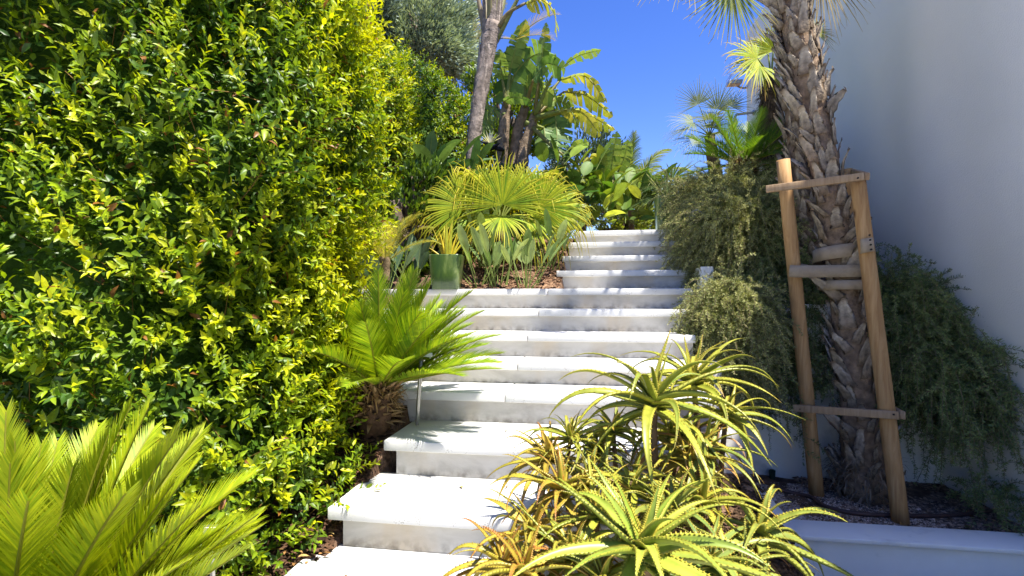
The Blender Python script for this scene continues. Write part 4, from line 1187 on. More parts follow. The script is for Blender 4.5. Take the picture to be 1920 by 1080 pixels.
giant('blue grey bird of paradise leaves standing upright at the far right end', P(1140, 410, 6.6), [[(1140, 400, 6.6), (1142, 370, 6.6), (1145, 345, 6.6)]],
      [((1145, 345), [(1145, 328), (1150, 290), (1157, 246)], 15, GN, 0.15, np.array([1, -0.3, 0])), ((1142, 350), [(1130, 324), (1135, 300), (1142, 276)], 12, GN, 0.1, np.array([1, -0.3, 0])),
       ((1140, 355), [(1119, 350), (1123, 330), (1128, 312)], 13, GB, 0.1, np.array([1, -0.2, 0])), ((1140, 350), [(1082, 320), (1112, 293), (1135, 318)], 20, GY, 0.6, NS),
       ((1142, 350), [(1160, 320), (1172, 290), (1178, 262)], 14, GN, 0.2, np.array([1, -0.3, 0])), ((1145, 350), [(1165, 340), (1185, 318), (1198, 325)], 15, GN, 0.5, NS)], 6.5, 2)

def shrub_paddles(label, base, n, L, seed, cols, wid):
    r = np.random.default_rng(seed)
    root = thing('paddle_leaf_shrub', label, 'shrub', base)
    o = np.array(root.location)
    for i in range(n):
        a = r.uniform(0, 6.28); e = r.uniform(0.2, 1.3)
        b = o + UP * r.uniform(0.0, 0.45) + np.array([r.normal() * 0.16, r.normal() * 0.14, 0])
        d = np.array([math.cos(a) * math.cos(e), math.sin(a) * math.cos(e), math.sin(e)])
        C = gpath(b, d, L * r.uniform(0.7, 1.2), 14, r.uniform(0.5, 1.6), 1.2)
        c = lerp(cols[0], cols[1], r.uniform() ** 1.3) * r.uniform(0.8, 1.2)
        mb = MB(o); paddle(mb, C, wid * r.uniform(0.8, 1.3), c, c * 1.1, fold=0.25, roll=r.normal() * 0.4, pet=0.3, r0=0.005); mb.build('leaf', M['paddle'], root)
shrub_paddles('broad leaved yellow green shrub left of the topmost step', P(1125, 428, 5.7), 70, 0.36, 71, (np.array([0.08, 0.18, 0.02]), np.array([0.42, 0.46, 0.04])), 0.05)
shrub_paddles('low dark broad leaved shrub beyond the left end of the topmost step', P(1190, 425, 6.0), 60, 0.34, 72, (np.array([0.06, 0.14, 0.03]), np.array([0.30, 0.36, 0.05])), 0.05)
shrub_paddles('dark round leaved shrub under the giant bird of paradise', P(1070, 400, 5.6), 46, 0.40, 73, (np.array([0.05, 0.13, 0.03]), np.array([0.26, 0.36, 0.05])), 0.06)
shrub_paddles('tall shaded leafy plant rising beside the clipped hedge end', P(820, 400, 4.9), 30, 0.42, 74, (np.array([0.05, 0.12, 0.05]), np.array([0.14, 0.22, 0.07])), 0.045)

def feather_palm(label, base, fr, cols, seed, trunk=None, name='feather_palm', llen=0.2, pairs=34, tip=None, lw=0.006, vee=0.25, hang=0.5):
    root = thing(name, label, 'palm', base)
    o = np.array(root.location)
    top = o if trunk is None else np.asarray(trunk, float)
    mb = MB(o); tube(mb, spline([o - UP * 0.02, lerp(o, top + UP * 0.06, 0.5), top + UP * 0.05], 7), 0.035, (0.22, 0.16, 0.09), k=8, jitter=0.1); mb.build('trunk', M['bark'], root)
    for k, (hd, el, L, dr) in enumerate(fr):
        mb = MB(o); frond(mb, top, hd, el, L, dr, cols, pairs=pairs, llen=llen, lw=lw, vee=vee, seed=seed * 77 + k, tipcol=tip, hang=hang); mb.build('frond', M['fan'], root)
    return root
feather_palm('grey green feathery palm against the sky beside the top steps', P(1185, 432, 7.0), [(a, b, c * 0.8, d + 0.6) for a, b, c, d in whorl(28, 81, (0.2, 1.45), (0.6, 1.1), (0.9, 2.0))], (np.array([0.18, 0.26, 0.08]), np.array([0.38, 0.44, 0.16])), 81, trunk=P(1180, 375, 7.0), llen=0.26, pairs=44)
feather_palm('small palm with yellowing feather fronds against the big hedge end', P(722, 520, 3.7), [(0.2, 1.0, 0.42, 2.2), (-0.5, 1.1, 0.45, 2.2), (2.6, 1.1, 0.4, 2.0), (-1.3, 0.9, 0.40, 2.0), (0.9, 1.2, 0.42, 1.8), (1.8, 1.2, 0.4, 1.6), (-0.1, 0.7, 0.42, 2.0), (-2.2, 1.0, 0.4, 2.0)],
             (np.array([0.20, 0.26, 0.05]), np.array([0.55, 0.44, 0.05])), 82, trunk=P(722, 495, 3.7), llen=0.13, pairs=40, lw=0.0035, hang=0.3)
feather_palm('feathery palm fronds with straw tips showing behind the grey tree', P(890, 200, 9.5), [(1.6, 1.3, 0.9, 0.8), (2.4, 1.2, 1.0, 1.0), (0.6, 1.1, 0.9, 1.2), (3.4, 1.1, 0.9, 1.2), (-0.4, 1.0, 0.9, 1.3), (-1.6, 1.2, 0.9, 1.0), (1.0, 0.8, 1.0, 1.1)],
             (np.array([0.30, 0.32, 0.12]), np.array([0.5, 0.46, 0.2])), 83, trunk=P(888, 90, 9.5), llen=0.3)

# ------------------------------------------------------------------ tall grey palm at the left of the sky
gp = [P(878, 420, 5.1), P(884, 300, 5.1), P(897, 200, 5.1), P(914, 100, 5.1), P(925, 45, 5.1)]
tall = thing('tall_palm', 'tall palm with smooth grey shredded trunk between hedges and bird of paradise', 'palm', gp[0])
o = np.array(tall.location)
mb = MB(o); Ct = spline(gp, 30)
tube(mb, Ct, np.interp(np.linspace(0, 1, 30), [0, 0.3, 0.75, 1], [0.058, 0.058, 0.076, 0.095]), (0.30, 0.24, 0.20), k=14, jitter=0.06)
mb.build('trunk', M['bark'], tall)
for i in range(60):
    a = rr_.uniform(0, 6.28); j = int(rr_.uniform(3, 28)); h = np.array([math.cos(a), math.sin(a), 0])
    rad_ = np.interp(j / 29, [0, 0.3, 0.75, 1], [0.058, 0.058, 0.076, 0.095])
    Ci = np.stack([Ct[j] + h * rad_ * 1.0, Ct[j] + h * rad_ * 1.06 + UP * 0.14, Ct[j] + h * rad_ * 1.12 + UP * 0.3, Ct[j] + h * rad_ * 1.3 + UP * 0.42])
    Ci[:, :2] += (Ct[min(j + 6, 29)] - Ct[j])[:2] * np.array([0, 0.3, 0.6, 0.9])[:, None]
    mb = MB(o); flat_blade(mb, Ci, np.array([0.03, 0.035, 0.028, 0.004]) * rr_.uniform(0.5, 1.1), np.array([0.36, 0.295, 0.25]) * rr_.uniform(0.4, 1.35), fold=-0.3, S=np.tile(np.array([-h[1], h[0], 0]), (4, 1)))
    mb.build('bark_sheath', M['bark'], tall)
top = gp[-1]
for k, (x, y, dx) in enumerate([(893, -20, 0.0), (905, -60, 0.2), (918, -70, -0.2), (936, -60, 0.1), (955, -40, 0.15), (975, -10, -0.1)]):
    mb = MB(o); a = lerp(gp[3], gp[4], 0.5) + np.array([(x - 925) * 0.0012, 0, 0]); b = P(x, y, 5.1 + dx)
    tube(mb, spline([a, lerp(a, b, 0.5), b], 8), np.linspace(0.035, 0.016, 8), lerp((0.34, 0.27, 0.17), (0.28, 0.30, 0.12), k / 5), k=6)
    c2 = b + (b - a) * 0.9 + np.array([(x - 925) * 0.006, 0.2 * dx, 0.2]); c3 = c2 + np.array([(x - 925) * 0.010, dx, -0.1])
    torn(mb, [b, c2, c3], 0.16, GN, 900 + k, sag=0.6)
    mb.build('frond', M['paddle'], tall)
mb = MB(o)
tube(mb, spline([P(935, 50, 5.05), P(952, 25, 5.0), P(985, 6, 4.95)], 9), np.linspace(0.022, 0.012, 9), (0.30, 0.25, 0.14), k=6)
torn(mb, [P(985, 6, 4.95), P(1015, 0, 4.9), P(1038, 22, 4.85), P(1044, 70, 4.8)], 0.105, GY, 950, S=np.array([-0.25, -0.9, 0.2]), sag=0.8, gap=0.5, lobes=16)
mb.build('frond', M['paddle'], tall, label='arching frond with yellow ragged drooping tip')
for k, (hd, el) in enumerate([(0.5, 0.5), (-0.4, 0.6), (2.2, 0.5)]):
    mb = MB(o); frond(mb, P(965, 75, 5.4), hd, el, 0.5, 1.5, (np.array([0.45, 0.38, 0.06]), np.array([0.6, 0.42, 0.06])), pairs=26, llen=0.14, seed=960 + k); mb.build('frond', M['fan'], tall, label='short yellow orange frond low on the crown')

# white bird flower
fl = thing('white_bird_flower', 'dark beaked flower with white petals beside the grey palm trunk', 'flower', P(935, 285, 5.6))
o = np.array(fl.location)
for k, (x0, x1, y0, y1) in enumerate([(945, 896, 278, 262), (915, 938, 276, 268)]):
    mb = MB(o); Cb = spline([P(x0, y0 + 4, 5.55), P((x0 + x1) / 2, (y0 + y1) / 2 + 3, 5.5), P(x1, y1, 5.45)], 8)
    tube(mb, Cb, np.array([0.012, 0.026, 0.030, 0.028, 0.022, 0.015, 0.008, 0.002]), (0.02, 0.022, 0.04), k=8); mb.build('beak', M['paddle'], fl)
for k in range(9):
    a = lerp(0.6, 2.5, k / 8); mb = MB(o)
    Cp = gpath(P(918, 272, 5.52), np.array([math.cos(a), -0.2, math.sin(a)]), 0.15, 6, 0.4)
    flat_blade(mb, Cp, np.array([0.007, 0.012, 0.013, 0.010, 0.006, 0.001]), (0.75, 0.74, 0.70), fold=0.3); mb.build('petal', M['paddle'], fl)
mb = MB(o); tube(mb, spline([P(940, 300, 5.7), P(943, 288, 5.65), P(945, 280, 5.56)], 6), 0.014, (0.2, 0.2, 0.08), k=6); mb.build('stalk', M['stem'], fl)

# ------------------------------------------------------------------ pots with agaves
def pot(label, c, w, h, yaw, seed):
    root = thing('plant_pot', label, 'pot', c, 'green glazed pots')
    bm = bmesh.new()
    prof = [(0.80, 0.0), (0.84, 0.02), (0.93, 0.5), (1.0, 0.97), (1.0, 1.0), (0.90, 1.0), (0.88, 0.90)]
    rings = []
    ks = 40
    for (s, zz) in prof:
        ring = []
        for i in range(ks):
            a = 2 * math.pi * i / ks
            q = (abs(math.cos(a)) ** 7 + abs(math.sin(a)) ** 7) ** (-1 / 7)      # rounded square
            ring.append(bm.verts.new((math.cos(a) * q * w / 2 * s, math.sin(a) * q * w / 2 * s, zz * h)))
        rings.append(ring)
    for a, b in zip(rings[:-1], rings[1:]):
        for i in range(ks):
            bm.faces.new((a[i], a[(i + 1) % ks], b[(i + 1) % ks], b[i]))
    bm.faces.new(rings[0][::-1])
    for f in bm.faces: f.smooth = True
    me = bpy.data.meshes.new('pot_body'); bm.to_mesh(me); bm.free(); me.materials.append(M['glaze'])
    ob = link('pot_body', me, root); ob.rotation_euler.z = yaw
    bm = bmesh.new()
    vs = [bm.verts.new((math.cos(2 * math.pi * i / ks) * (abs(math.cos(2 * math.pi * i / ks)) ** 7 + abs(math.sin(2 * math.pi * i / ks)) ** 7) ** (-1 / 7) * w / 2 * 0.885, math.sin(2 * math.pi * i / ks) * (abs(math.cos(2 * math.pi * i / ks)) ** 7 + abs(math.sin(2 * math.pi * i / ks)) ** 7) ** (-1 / 7) * w / 2 * 0.885, h * 0.93)) for i in range(ks)]
    bm.faces.new(vs)
    me = bpy.data.meshes.new('potting_soil'); bm.to_mesh(me); bm.free(); me.materials.append(M['soil'])
    ob = link('potting_soil', me, root); ob.rotation_euler.z = yaw
    return root
def agave(label, c, leaves, wid, cols, seed):
    r = np.random.default_rng(seed)
    root = thing('agave', label, 'agave', c)
    o = np.array(root.location)
    for k, (hd, el, L) in enumerate(leaves):
        h = np.array([math.cos(hd), math.sin(hd), 0])
        C = gpath(o + h * 0.02 - UP * 0.03, h * math.cos(el) + UP * math.sin(el), L, 11, r.uniform(0.05, 0.35))
        s = np.linspace(0, 1, 11); c_ = lerp(cols[0], cols[1], r.uniform())
        mb = MB(o); thick_blade(mb, C, wid * np.interp(s, [0, 0.35, 0.8, 1], [0.75, 1, 0.5, 0.02]), wid * 0.3 * (1 - s) + 0.001, c_, cols[2], roll=r.normal() * 0.3, channel=0.3)
        mb.build('leaf', M['aloe'], root)
pc = P(838, 541, 4.03); pc[2] = 1.229
pot('green glazed square pot standing on the wide step by the strelitzias', pc, 0.245, 0.255, TH * -1 + 0.12, 1)
agave('yellow striped agave growing in the pot on the wide step', pc + UP * 0.245, [(3.3, 1.25, 0.27), (2.9, 1.38, 0.24), (0.2, 1.3, 0.27), (0.0, 0.95, 0.26), (-0.6, 1.45, 0.31), (1.2, 1.4, 0.30), (3.2, 0.75, 0.15), (2.0, 1.42, 0.28), (-1.5, 1.45, 0.29), (0.5, 1.1, 0.25), (-2.4, 1.35, 0.22)], 0.022,
      (np.array([0.66, 0.52, 0.03]), np.array([0.45, 0.48, 0.04]), np.array([0.75, 0.58, 0.04])), 5)
pc2 = P(1252, 433, 5.25); pc2[2] = 1.80
pot('green glazed pot on the top landing half hidden by rosemary', pc2, 0.25, 0.355, TH * -1, 2)
agave('pale green spiky agave in the pot on the top landing', pc2 + UP * 0.345, [(3.1, 1.0, 0.34), (2.8, 1.2, 0.33), (3.6, 0.75, 0.30), (0.2, 1.25, 0.34), (-1.3, 1.4, 0.34), (1.4, 1.4, 0.36), (-2.4, 1.2, 0.3), (0.6, 1.0, 0.3), (-0.4, 0.9, 0.3)], 0.02,
      (np.array([0.28, 0.36, 0.10]), np.array([0.38, 0.44, 0.12]), np.array([0.48, 0.46, 0.14])), 6)

# ------------------------------------------------------------------ rosemary
def rosemary(label, mounds, trails, seed, cols, group='rosemary cascading over the beds', name='rosemary', ls=1.0):
    """mounds: (centre, radii, sprigs, outward bias); trails: (start a, start b, count, length range, outward dir)"""
    r = np.random.default_rng(seed)
    base = mounds[0][0] - UP * mounds[0][1][2] * 0.8
    root = thing(name, label, name, base, group)
    o = np.array(root.location)
    mb = MB(o); ms = MB(o)
    def sprig(C, nl=0.027, dens=380, c=None, wn=0.0021):
        L = np.linalg.norm(np.diff(C, axis=0), axis=1).sum()
        k = max(6, int(L * dens))
        ts = r.uniform(0.05, 1, k); n = len(C); x = ts * (n - 1); i = np.minimum(x.astype(int), n - 2); fr = (x - i)[:, None]
        p = C[i] * (1 - fr) + C[i + 1] * fr; T = tangents(C)[i]
        rv = nrm(np.cross(T, r.normal(size=(k, 3))))
        d = nrm(rv * 0.9 + T * 0.65 + UP * 0.12)
        l = nl * r.uniform(0.6, 1.2, k) * (1 - 0.4 * ts ** 3); w = wn
        sd = nrm(np.cross(d, r.normal(size=(k, 3)))) * w
        tip = p + d * l[:, None]
        m = p + d * (l * 0.5)[:, None]
        V = np.stack([p, m - sd, tip, m + sd], 1).reshape(-1, 3)
        b = np.arange(k)[:, None] * 4
        col = lerp(cols[0], cols[1], np.clip(c + 0.25 * r.normal(size=(k, 1)) + 0.3 * (ts[:, None] - 0.5), 0, 1))
        mb.addk(V, b + np.array([[0, 1, 2, 3]]), np.repeat(col, 4, 0))
        tube(ms, C[:: max(1, len(C) // 5)], 0.0016, (0.22, 0.17, 0.10), k=3, cap=False)
    lump = Noise(seed, 4.0)
    for (c, rad, n, bias) in mounds:
        c = np.asarray(c); rad = np.asarray(rad)
        for _ in range(n):
            th = nrm(r.normal(size=3) + np.asarray(bias) * 0.8)
            p = c + th * rad * r.uniform(0.45, 1.0) * (1 + 0.22 * lump(th * 1.0 + c))
            d = nrm(th * 0.9 + UP * r.uniform(-0.1, 0.6) + np.asarray(bias) * 0.3 + 0.4 * r.normal(size=3))
            L = r.uniform(0.10, 0.24) if r.uniform() < 0.6 else r.uniform(0.28, 0.5)
            sprig(gpath(p, d, L * ls, 11, r.uniform(1.2, 2.2) + 5.0 * max(0, L - 0.2), 0.7, 0.9), c=r.uniform(0.1, 0.9))
    for (a, b, n, lr, od) in trails:
        a = np.asarray(a); b = np.asarray(b); od = np.asarray(od)
        for _ in range(n):
            p = lerp(a, b, r.uniform()) + r.normal(size=3) * 0.05
            L = r.uniform(*lr)
            C = gpath(p, nrm(od * r.uniform(0.4, 1.3) + UP * 0.35 + 0.35 * r.normal(size=3)), L, 22, 5.5, 0.35, 1.5)
            sprig(C, nl=0.024, dens=300, c=r.uniform(0.0, 0.8))
            for j in range(3, 21, 2):      # side shoots
                if r.uniform() < 0.75:
                    d = nrm(r.normal(size=3) + od * 0.6 + np.array([0, 0, -0.2]))
                    sprig(gpath(C[j], d, r.uniform(0.05, 0.14), 5, 1.6, 1.0, 0.4), c=r.uniform(0.0, 0.9))
    mb.build('foliage', M['rosemary'], root, smooth=False, kind='stuff')
    ms.build('stems', M['stem'], root, kind='stuff')
    return root
ROSE_LIT = (np.array([0.13, 0.17, 0.045]), np.array([0.50, 0.50, 0.20]))  # sunlit tone, the sun's brightness put into the needle colour
ROSE_SHADE = (np.array([0.09, 0.14, 0.04]), np.array([0.30, 0.36, 0.13]))  # same needles coloured darker where the plants hang in shade
LFT = np.array([-0.9, -0.5, 0.2]); FRT = np.array([-0.2, -1.0, 0.2])
rosemary('sunlit rosemary spilling over the wall beside the topmost steps', [(P(1350, 402, 4.55), (0.22, 0.4, 0.15), 1000, (-0.6, -0.6, 0.7)), (P(1400, 398, 4.6), (0.30, 0.4, 0.15), 900, (0, -0.6, 0.9)), (P(1420, 410, 4.4), (0.25, 0.3, 0.2), 500, (0, -0.8, 0.5))],
         [(P(1315, 355, 4.8), P(1320, 390, 4.4), 75, (0.25, 0.5), LFT)], 91, ROSE_LIT)
rosemary('pale sunlit rosemary mound hanging beside the narrow steps', [(P(1392, 450, 4.1), (0.30, 0.35, 0.24), 1200, (-0.6, -0.7, 0.5)), (P(1362, 480, 4.1), (0.2, 0.3, 0.24), 700, (-0.8, -0.6, 0.2)), (P(1400, 520, 4.0), (0.22, 0.2, 0.24), 600, (-0.3, -0.7, 0.3))],
         [(P(1318, 425, 4.3), P(1350, 480, 3.9), 60, (0.2, 0.42), LFT)], 92, ROSE_LIT)
rosemary('round rosemary cushion beside the wide steps behind tall aloe', [(P(1368, 615, 3.33), (0.20, 0.25, 0.24), 1200, (-0.5, -0.8, 0.3)), (P(1395, 620, 3.42), (0.16, 0.18, 0.24), 600, (-0.5, -0.7, 0.3)), (P(1370, 700, 3.2), (0.15, 0.15, 0.16), 400, (0, -0.9, 0))],
         [(P(1335, 610, 3.25), P(1390, 640, 3.3), 40, (0.25, 0.6), FRT * 0.5)], 93, ROSE_LIT, ls=0.6)
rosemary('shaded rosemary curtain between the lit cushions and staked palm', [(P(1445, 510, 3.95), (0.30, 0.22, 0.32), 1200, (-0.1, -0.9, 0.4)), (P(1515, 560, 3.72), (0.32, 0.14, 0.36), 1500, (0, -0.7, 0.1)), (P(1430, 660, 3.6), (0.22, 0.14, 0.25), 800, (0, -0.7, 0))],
         [(P(1400, 610, 3.6), P(1600, 600, 3.62), 95, (0.5, 1.05), FRT * 0.45), (P(1400, 660, 3.5), P(1520, 650, 3.52), 30, (0.6, 0.85), FRT * 0.45)], 94, ROSE_SHADE, ls=0.70)
rosemary('shaded rosemary hanging right of the staked palm against the house wall', [(P(1690, 605, 3.5), (0.24, 0.2, 0.22), 900, (0, -1, 0.1)), (P(1730, 690, 3.3), (0.26, 0.2, 0.28), 700, (0, -1, 0)), (P(1780, 740, 3.05), (0.12, 0.2, 0.2), 250, (0, -1, 0))],
         [(P(1610, 560, 3.6), P(1700, 590, 3.55), 70, (0.5, 0.9), FRT * 0.5), (P(1640, 600, 3.5), P(1740, 620, 3.4), 45, (0.5, 0.95), FRT), (P(1720, 640, 3.3), P(1795, 710, 3.0), 60, (0.4, 0.72), FRT)], 95, ROSE_SHADE)

rosemary('low green weeds along the foot of the house wall at far right', [(P(1880, 965, 2.62), (0.10, 0.22, 0.05), 60, (-0.3, -0.5, 0.9)), (P(1850, 930, 2.85), (0.06, 0.2, 0.06), 40, (-0.3, -0.5, 0.9))], [], 96, ROSE_SHADE, group=None, name='weeds', ls=0.4)
tree('round_shrub', 'low green bush on the skyline just beyond the top step', P(1175, 415, 8.6), (0.6, 0.5, 0.45), (1.75, 8.6, 1.75), 60, 7000, (0.06, 0.025), ((0.10, 0.17, 0.03), (0.34, 0.40, 0.06)), 26, 'hedge', 'shrub')

# ------------------------------------------------------------------ tree stakes
def stakes():
    root = thing('tree_support', 'wooden three post tree support with battens and fabric straps around palm', 'tree support', P(1620, 938, 3.08) - np.array([0.0, 0.15, 0.0]))
    o = np.array(root.location)
    posts = [(P(1531, 925, 3.13), P(1468, 300, 3.10)), (P(1689, 982, 2.74), P(1607, 327, 2.88)), (P(1640, 885, 3.42), P(1586, 318, 3.42))]
    for a, b in posts:
        a = a.copy(); a -= (b - a) * 0.02
        mb = MB(o); n = 12
        C = a + (b - a) * np.linspace(0, 1, n)[:, None]
        tube(mb, C, 0.039 * np.linspace(1.03, 0.95, n), (0.4, 0.26, 0.13), k=16, jitter=0.008); mb.build('post', M['wood'], root)
    def batten(p, q, h=0.020, t=0.012, mat='wood_grey'):
        p = np.asarray(p); q = np.asarray(q); ax = nrm(q - p); nn = nrm(np.cross(ax, UP)); up = np.cross(nn, ax)
        V, Fs = frame_box((p + q) / 2, ax, nn, up, np.linalg.norm(q - p) / 2, t, h, 0.003)
        mb = MB(o); mb.add(V, Fs); mb.build('batten', M[mat], root, smooth=False)
    batten(P(1436, 355, 3.02), P(1620, 331, 2.81))
    batten(P(1488, 765, 3.05), P(1686, 779, 2.70))
    batten(P(1626, 331, 2.83), P(1596, 322, 3.50))
    batten(P(1470, 349, 3.17), P(1610, 345, 3.50))
    batten(P(1693, 779, 2.72), P(1630, 745, 3.5))
    def nail(p, n_):
        mb = MB(o); p = np.asarray(p); tube(mb, [p, p + n_ * 0.006], [0.005, 0.005], (0.03, 0.025, 0.02), k=6); mb.build('nail', M['stem'], root)
    nf = np.array([-0.1, -1.0, 0.05])
    for (x, y, d) in [(1473, 352, 2.985), (1608, 334, 2.80), (1500, 767, 3.02), (1675, 777, 2.69), (1630, 441, 2.755), (1631, 450, 2.755), (1632, 459, 2.755), (1633, 468, 2.755)]:
        nail(P(x, y, d), nf)
    # straps: a band round the trunk nailed to a post
    def strap(points, w, tilt=0.0):
        C = spline(points, 40); T = tangents(C)
        mb = MB(o)
        upv = nrm(np.broadcast_to(UP, C.shape) - T * (T @ UP)[:, None]); nn = np.cross(T, upv)
        rip = 0.004 * np.sin(np.linspace(0, 23, 40))[:, None]
        V = np.stack([C - upv * w + nn * 0.002, C + rip * nn + nn * 0.003, C + upv * w + nn * 0.002, C + upv * w - nn * 0.002, C + rip * nn - nn * 0.003, C - upv * w - nn * 0.002], 1)
        k = 6; idx = np.arange(40 * k).reshape(40, k); a0, a1 = idx[:-1], idx[1:]
        mb.addk(V.reshape(-1, 3), np.stack([a0, np.roll(a0, -1, 1), np.roll(a1, -1, 1), a1], -1).reshape(-1, 4), (0.4, 0.34, 0.25))
        mb.build('strap', M['strap'], root)
    c1 = P(1577, 510, 3.09); c2 = P(1572, 470, 3.10)
    def around(c, a0, a1, r, n=9, dz=0.0):
        return [c + np.array([math.cos(a) * r, math.sin(a) * r, dz * (i / (n - 1))]) for i, a in enumerate(np.linspace(a0, a1, n))]
    strap([P(1480, 508, 3.04), P(1500, 509, 3.03)] + around(c1, math.pi * 1.25, math.pi * 2.9, 0.132) + [P(1500, 505, 3.10)], 0.034)
    strap([P(1638, 458, 2.80), P(1615, 462, 2.81)] + around(c2 - UP * 0.0, math.pi * 1.62, math.pi * 0.35, 0.130, 9, -0.06) + [P(1640, 470, 2.9)], 0.037)
    strap(around(P(1581, 535, 3.09), 0.2, 0.2 + 2 * math.pi, 0.128, 12), 0.026)
stakes()

# ------------------------------------------------------------------ pipe, lights, wall fittings
def tube_thing(name, label, cat, pts, r, mat, n=40):
    mb = MB(pts[0]); tube(mb, spline(pts, n), r, (0.1, 0.06, 0.05), k=8); ob = mb.build(name, mat); ob.location = tuple(pts[0]); return tag(ob, label, cat)
def onz(x, y, z):
    d = (EYE - z) / ((y - HOR) / F); return P(x, y, d)
tube_thing('irrigation_pipe', 'brown irrigation hose lying across the kerb and gravel around the palm', 'hose', [onz(1345, 893, 0.082), onz(1395, 897, 0.08), onz(1432, 903, 0.075), onz(1470, 920, 0.022), onz(1520, 932, 0.02), onz(1545, 948, 0.02), onz(1600, 962, 0.02), onz(1700, 967, 0.02), onz(1790, 966, 0.015), onz(1880, 955, 0.012)], 0.0125, M['pipe'], 60)
sp_ = onz(1448, 898, 0.0)
mbv = MB(sp_); tube(mbv, [sp_ - UP * 0.02, sp_ + UP * 0.02, sp_ + UP * 0.055, sp_ + UP * 0.06], [0.018, 0.018, 0.020, 0.012], (0.02, 0.05, 0.03), k=10)
tag(mbv.build('sprinkler_head', M['stem']), 'small dark green sprinkler cap beside the hose at the kerb', 'sprinkler').location = tuple(sp_)

def garden_light(label, base, top, head_w, yaw, r=0.008, mat='white_metal'):
    root = thing('garden_light', label, 'garden light', base, 'slim garden lights in the beds')
    o = np.array(root.location)
    mb = MB(o); tube(mb, spline([base, lerp(base, top, 0.5), top], 5), r, (0.4, 0.4, 0.38), k=10); mb.build('pole', M['metal'], root)
    ax = np.array([math.cos(yaw), math.sin(yaw), -0.15]); ay = np.array([-math.sin(yaw), math.cos(yaw), 0]); az = np.cross(nrm(ax), ay)
    V, Fs = frame_box(np.asarray(top) + UP * 0.012, ax, ay, az, head_w, head_w * 0.55, 0.011, 0.003)
    mb = MB(o); mb.add(V, Fs); mb.build('lamp_head', M[mat], root, smooth=False)
    return root
b1 = P(782, 797, 2.60); garden_light('slim steel garden light post beside the shaggy cycad', b1, P(790, 668, 2.60), 0.05, 0.3, 0.010)
garden_light('garden light with pale head behind the foreground cycad fronds', P(402, 1190, 1.62), P(396, 1000, 1.62), 0.022, 0.5, 0.008, 'metal')
b3 = P(1080, 445, 4.9); garden_light('white topped garden light among leaves left of top steps', b3, P(1084, 386, 4.9), 0.07, -0.2)

fl2 = thing('wall_floodlight', 'small floodlight mounted high on the far end of the house wall', 'light', P(1388, 156, 7.0))
o = np.array(fl2.location)
V, Fs = frame_box(P(1377, 156, 6.95), WR, WD, UP + 0.3 * WR, 0.085, 0.06, 0.028, 0.006); mb = MB(o); mb.add(V, Fs); mb.build('lamp_body', M['metal'], fl2, smooth=False)
mb = MB(o); tube(mb, spline([P(1380, 160, 7.0), P(1392, 165, 7.0), P(1412, 163, 7.0)], 6), 0.012, (0.3, 0.3, 0.3)); mb.build('bracket', M['metal'], fl2)
ws = thing('wall_spout', 'grey bent pipe bracket sticking out from the house wall', 'pipe', P(1390, 212, 6.6))
o = np.array(ws.location)
mb = MB(o); tube(mb, spline([P(1413, 211, 6.6), P(1395, 213, 6.6), P(1380, 216, 6.55), P(1379, 226, 6.55)], 14), 0.016, (0.3, 0.3, 0.3), k=8); mb.build('pipe', M['metal'], ws)
mb = MB(o); tube(mb, [P(1379, 226, 6.55), P(1379, 230, 6.55), P(1379, 234, 6.55)], [0.02, 0.03, 0.026], (0.3, 0.3, 0.3), k=10); mb.build('nozzle', M['metal'], ws)
mb = MB(o); tube(mb, [P(1412, 211, 6.6), P(1415, 211, 6.6)], 0.035, (0.3, 0.3, 0.3), k=12); mb.build('wall_flange', M['metal'], ws)

# ------------------------------------------------------------------ loose ground cover: chips, pebbles, litter
def scatter(name, n, region, size, cols, seed, flat=0.35, mat='chip'):
    r = np.random.default_rng(seed)
    u = r.uniform(region[0], region[1], n); v = r.uniform(region[2], region[3], n)
    z = ground_z(u, v)
    p = u[:, None] * EU + v[:, None] * EV + (z + 0.006)[:, None] * UP
    mb = MB()
    V0 = np.array([[-1, -0.5, -0.5], [1, -0.6, -0.4], [0.9, 0.5, -0.5], [-0.8, 0.6, -0.5], [-0.7, -0.35, 0.5], [0.8, -0.3, 0.6], [0.6, 0.4, 0.45], [-0.6, 0.35, 0.6]])
    F0 = np.array([[0, 1, 5, 4], [1, 2, 6, 5], [2, 3, 7, 6], [3, 0, 4, 7], [4, 5, 6, 7]])
    s = size * r.uniform(0.4, 1.3, n)
    a = r.uniform(0, 6.28, n); tl = r.normal(size=n) * 0.3
    ca, sa = np.cos(a), np.sin(a)
    jit = V0[None] * (1 + 0.25 * r.normal(size=(n, 8, 3))) * np.array([1, 1, flat]) * s[:, None, None]
    x = jit[..., 0] * ca[:, None] - jit[..., 1] * sa[:, None]; y = jit[..., 0] * sa[:, None] + jit[..., 1] * ca[:, None]; zz = jit[..., 2] + jit[..., 0] * tl[:, None]
    V = np.stack([x, y, zz], -1) + p[:, None]
    c = lerp(cols[0], cols[1], r.uniform(0, 1, (n, 1)) ** 1.5) * r.uniform(0.7, 1.2, (n, 1))
    mb.addk(V.reshape(-1, 3), (F0[None] + (np.arange(n) * 8)[:, None, None]).reshape(-1, 4), np.repeat(c, 8, 0))
    ob = mb.build(name, M[mat], smooth=False, kind='stuff')
    return ob
def lab(o, l, c): o['label'] = l; o['category'] = c; return o
lab(scatter('bark_mulch', 5000, (-1.75, -0.98, 1.5, 2.68), 0.014, ((0.03, 0.018, 0.012), (0.16, 0.085, 0.05)), 1), 'dark bark mulch between the clipped hedge and lower steps', 'mulch')
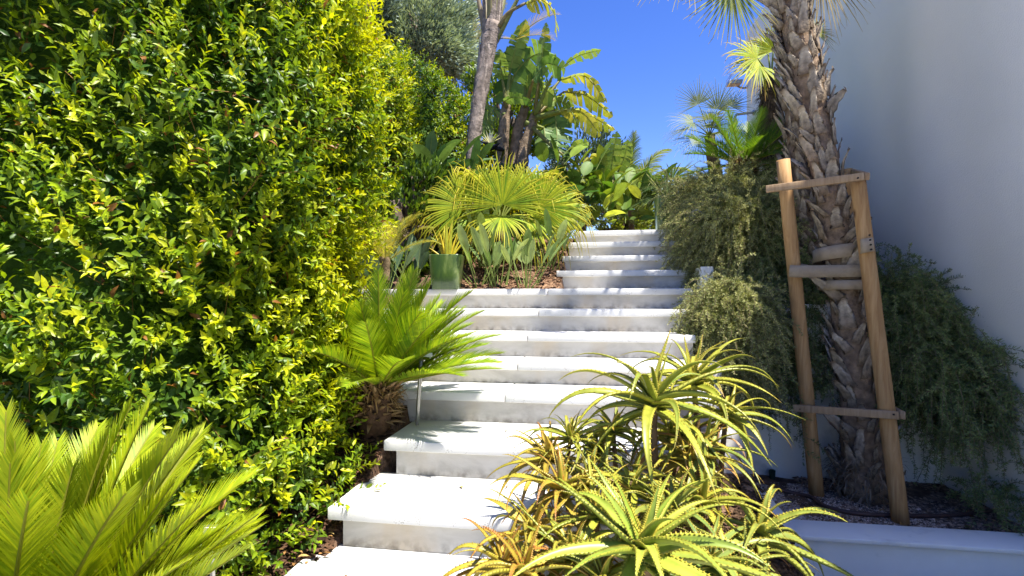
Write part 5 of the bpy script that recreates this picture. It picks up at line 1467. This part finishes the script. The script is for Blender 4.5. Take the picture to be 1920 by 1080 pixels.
lab(scatter('bark_mulch', 5000, (-1.3, -0.27, 3.9, 5.1), 0.016, ((0.10, 0.05, 0.03), (0.36, 0.22, 0.13)), 2), 'reddish brown bark mulch in the strelitzia bed', 'mulch')
lab(scatter('bark_mulch', 5000, (1.25, 2.12, 2.83, 3.69), 0.012, ((0.12, 0.08, 0.055), (0.48, 0.33, 0.23)), 3), 'dark mulch in the right part of the palm planter', 'mulch')
lab(scatter('pebble_gravel', 7000, (0.95, 1.75, 2.83, 3.55), 0.0065, ((0.50, 0.35, 0.25), (0.85, 0.70, 0.57)), 4, flat=0.7, mat='stone'), 'pinkish fine gravel around the staked palm', 'gravel')
lab(scatter('bark_mulch', 3000, (0.3, 0.74, 1.2, 2.7), 0.014, ((0.04, 0.025, 0.015), (0.2, 0.12, 0.07)), 6), 'dark mulch under the aloe clump', 'mulch')

mb = MB(); r_ = np.random.default_rng(9)
for (u0, u1, v0, v1, n, zz) in [(-0.9, 0.2, 1.95, 2.25, 5, 0.362), (-0.85, 0.25, 2.33, 2.66, 6, 0.52), (-0.9, 0.2, 1.2, 1.85, 3, 0.207), (-0.6, 0.5, 2.72, 2.95, 5, 0.676), (-1.3, -0.98, 1.7, 2.6, 40, None), (-0.9, -0.3, 3.92, 4.6, 40, None), (1.0, 2.1, 2.85, 3.6, 30, None)]:
    for _ in range(n):
        u, v = r_.uniform(u0, u1), r_.uniform(v0, v1)
        z = zz if zz else float(ground_z(np.array([u]), np.array([v]))[0]) + 0.02
        a = r_.uniform(0, 6.28); p = UV(u, v, z + 0.003)
        leaf_batch(mb, p[None], np.array([[math.cos(a), math.sin(a), 0.08]]), np.array([[0.2 * r_.normal(), 0.2 * r_.normal(), 1.0]]), np.array([r_.uniform(0.015, 0.045)]), np.array([r_.uniform(0.006, 0.014)]), np.array([lerp((0.25, 0.12, 0.04), (0.45, 0.32, 0.12), r_.uniform())]))
lab(mb.build('leaf_litter', M['chip'], kind='stuff'), 'scattered dry brown leaves on the treads and soil', 'leaves')
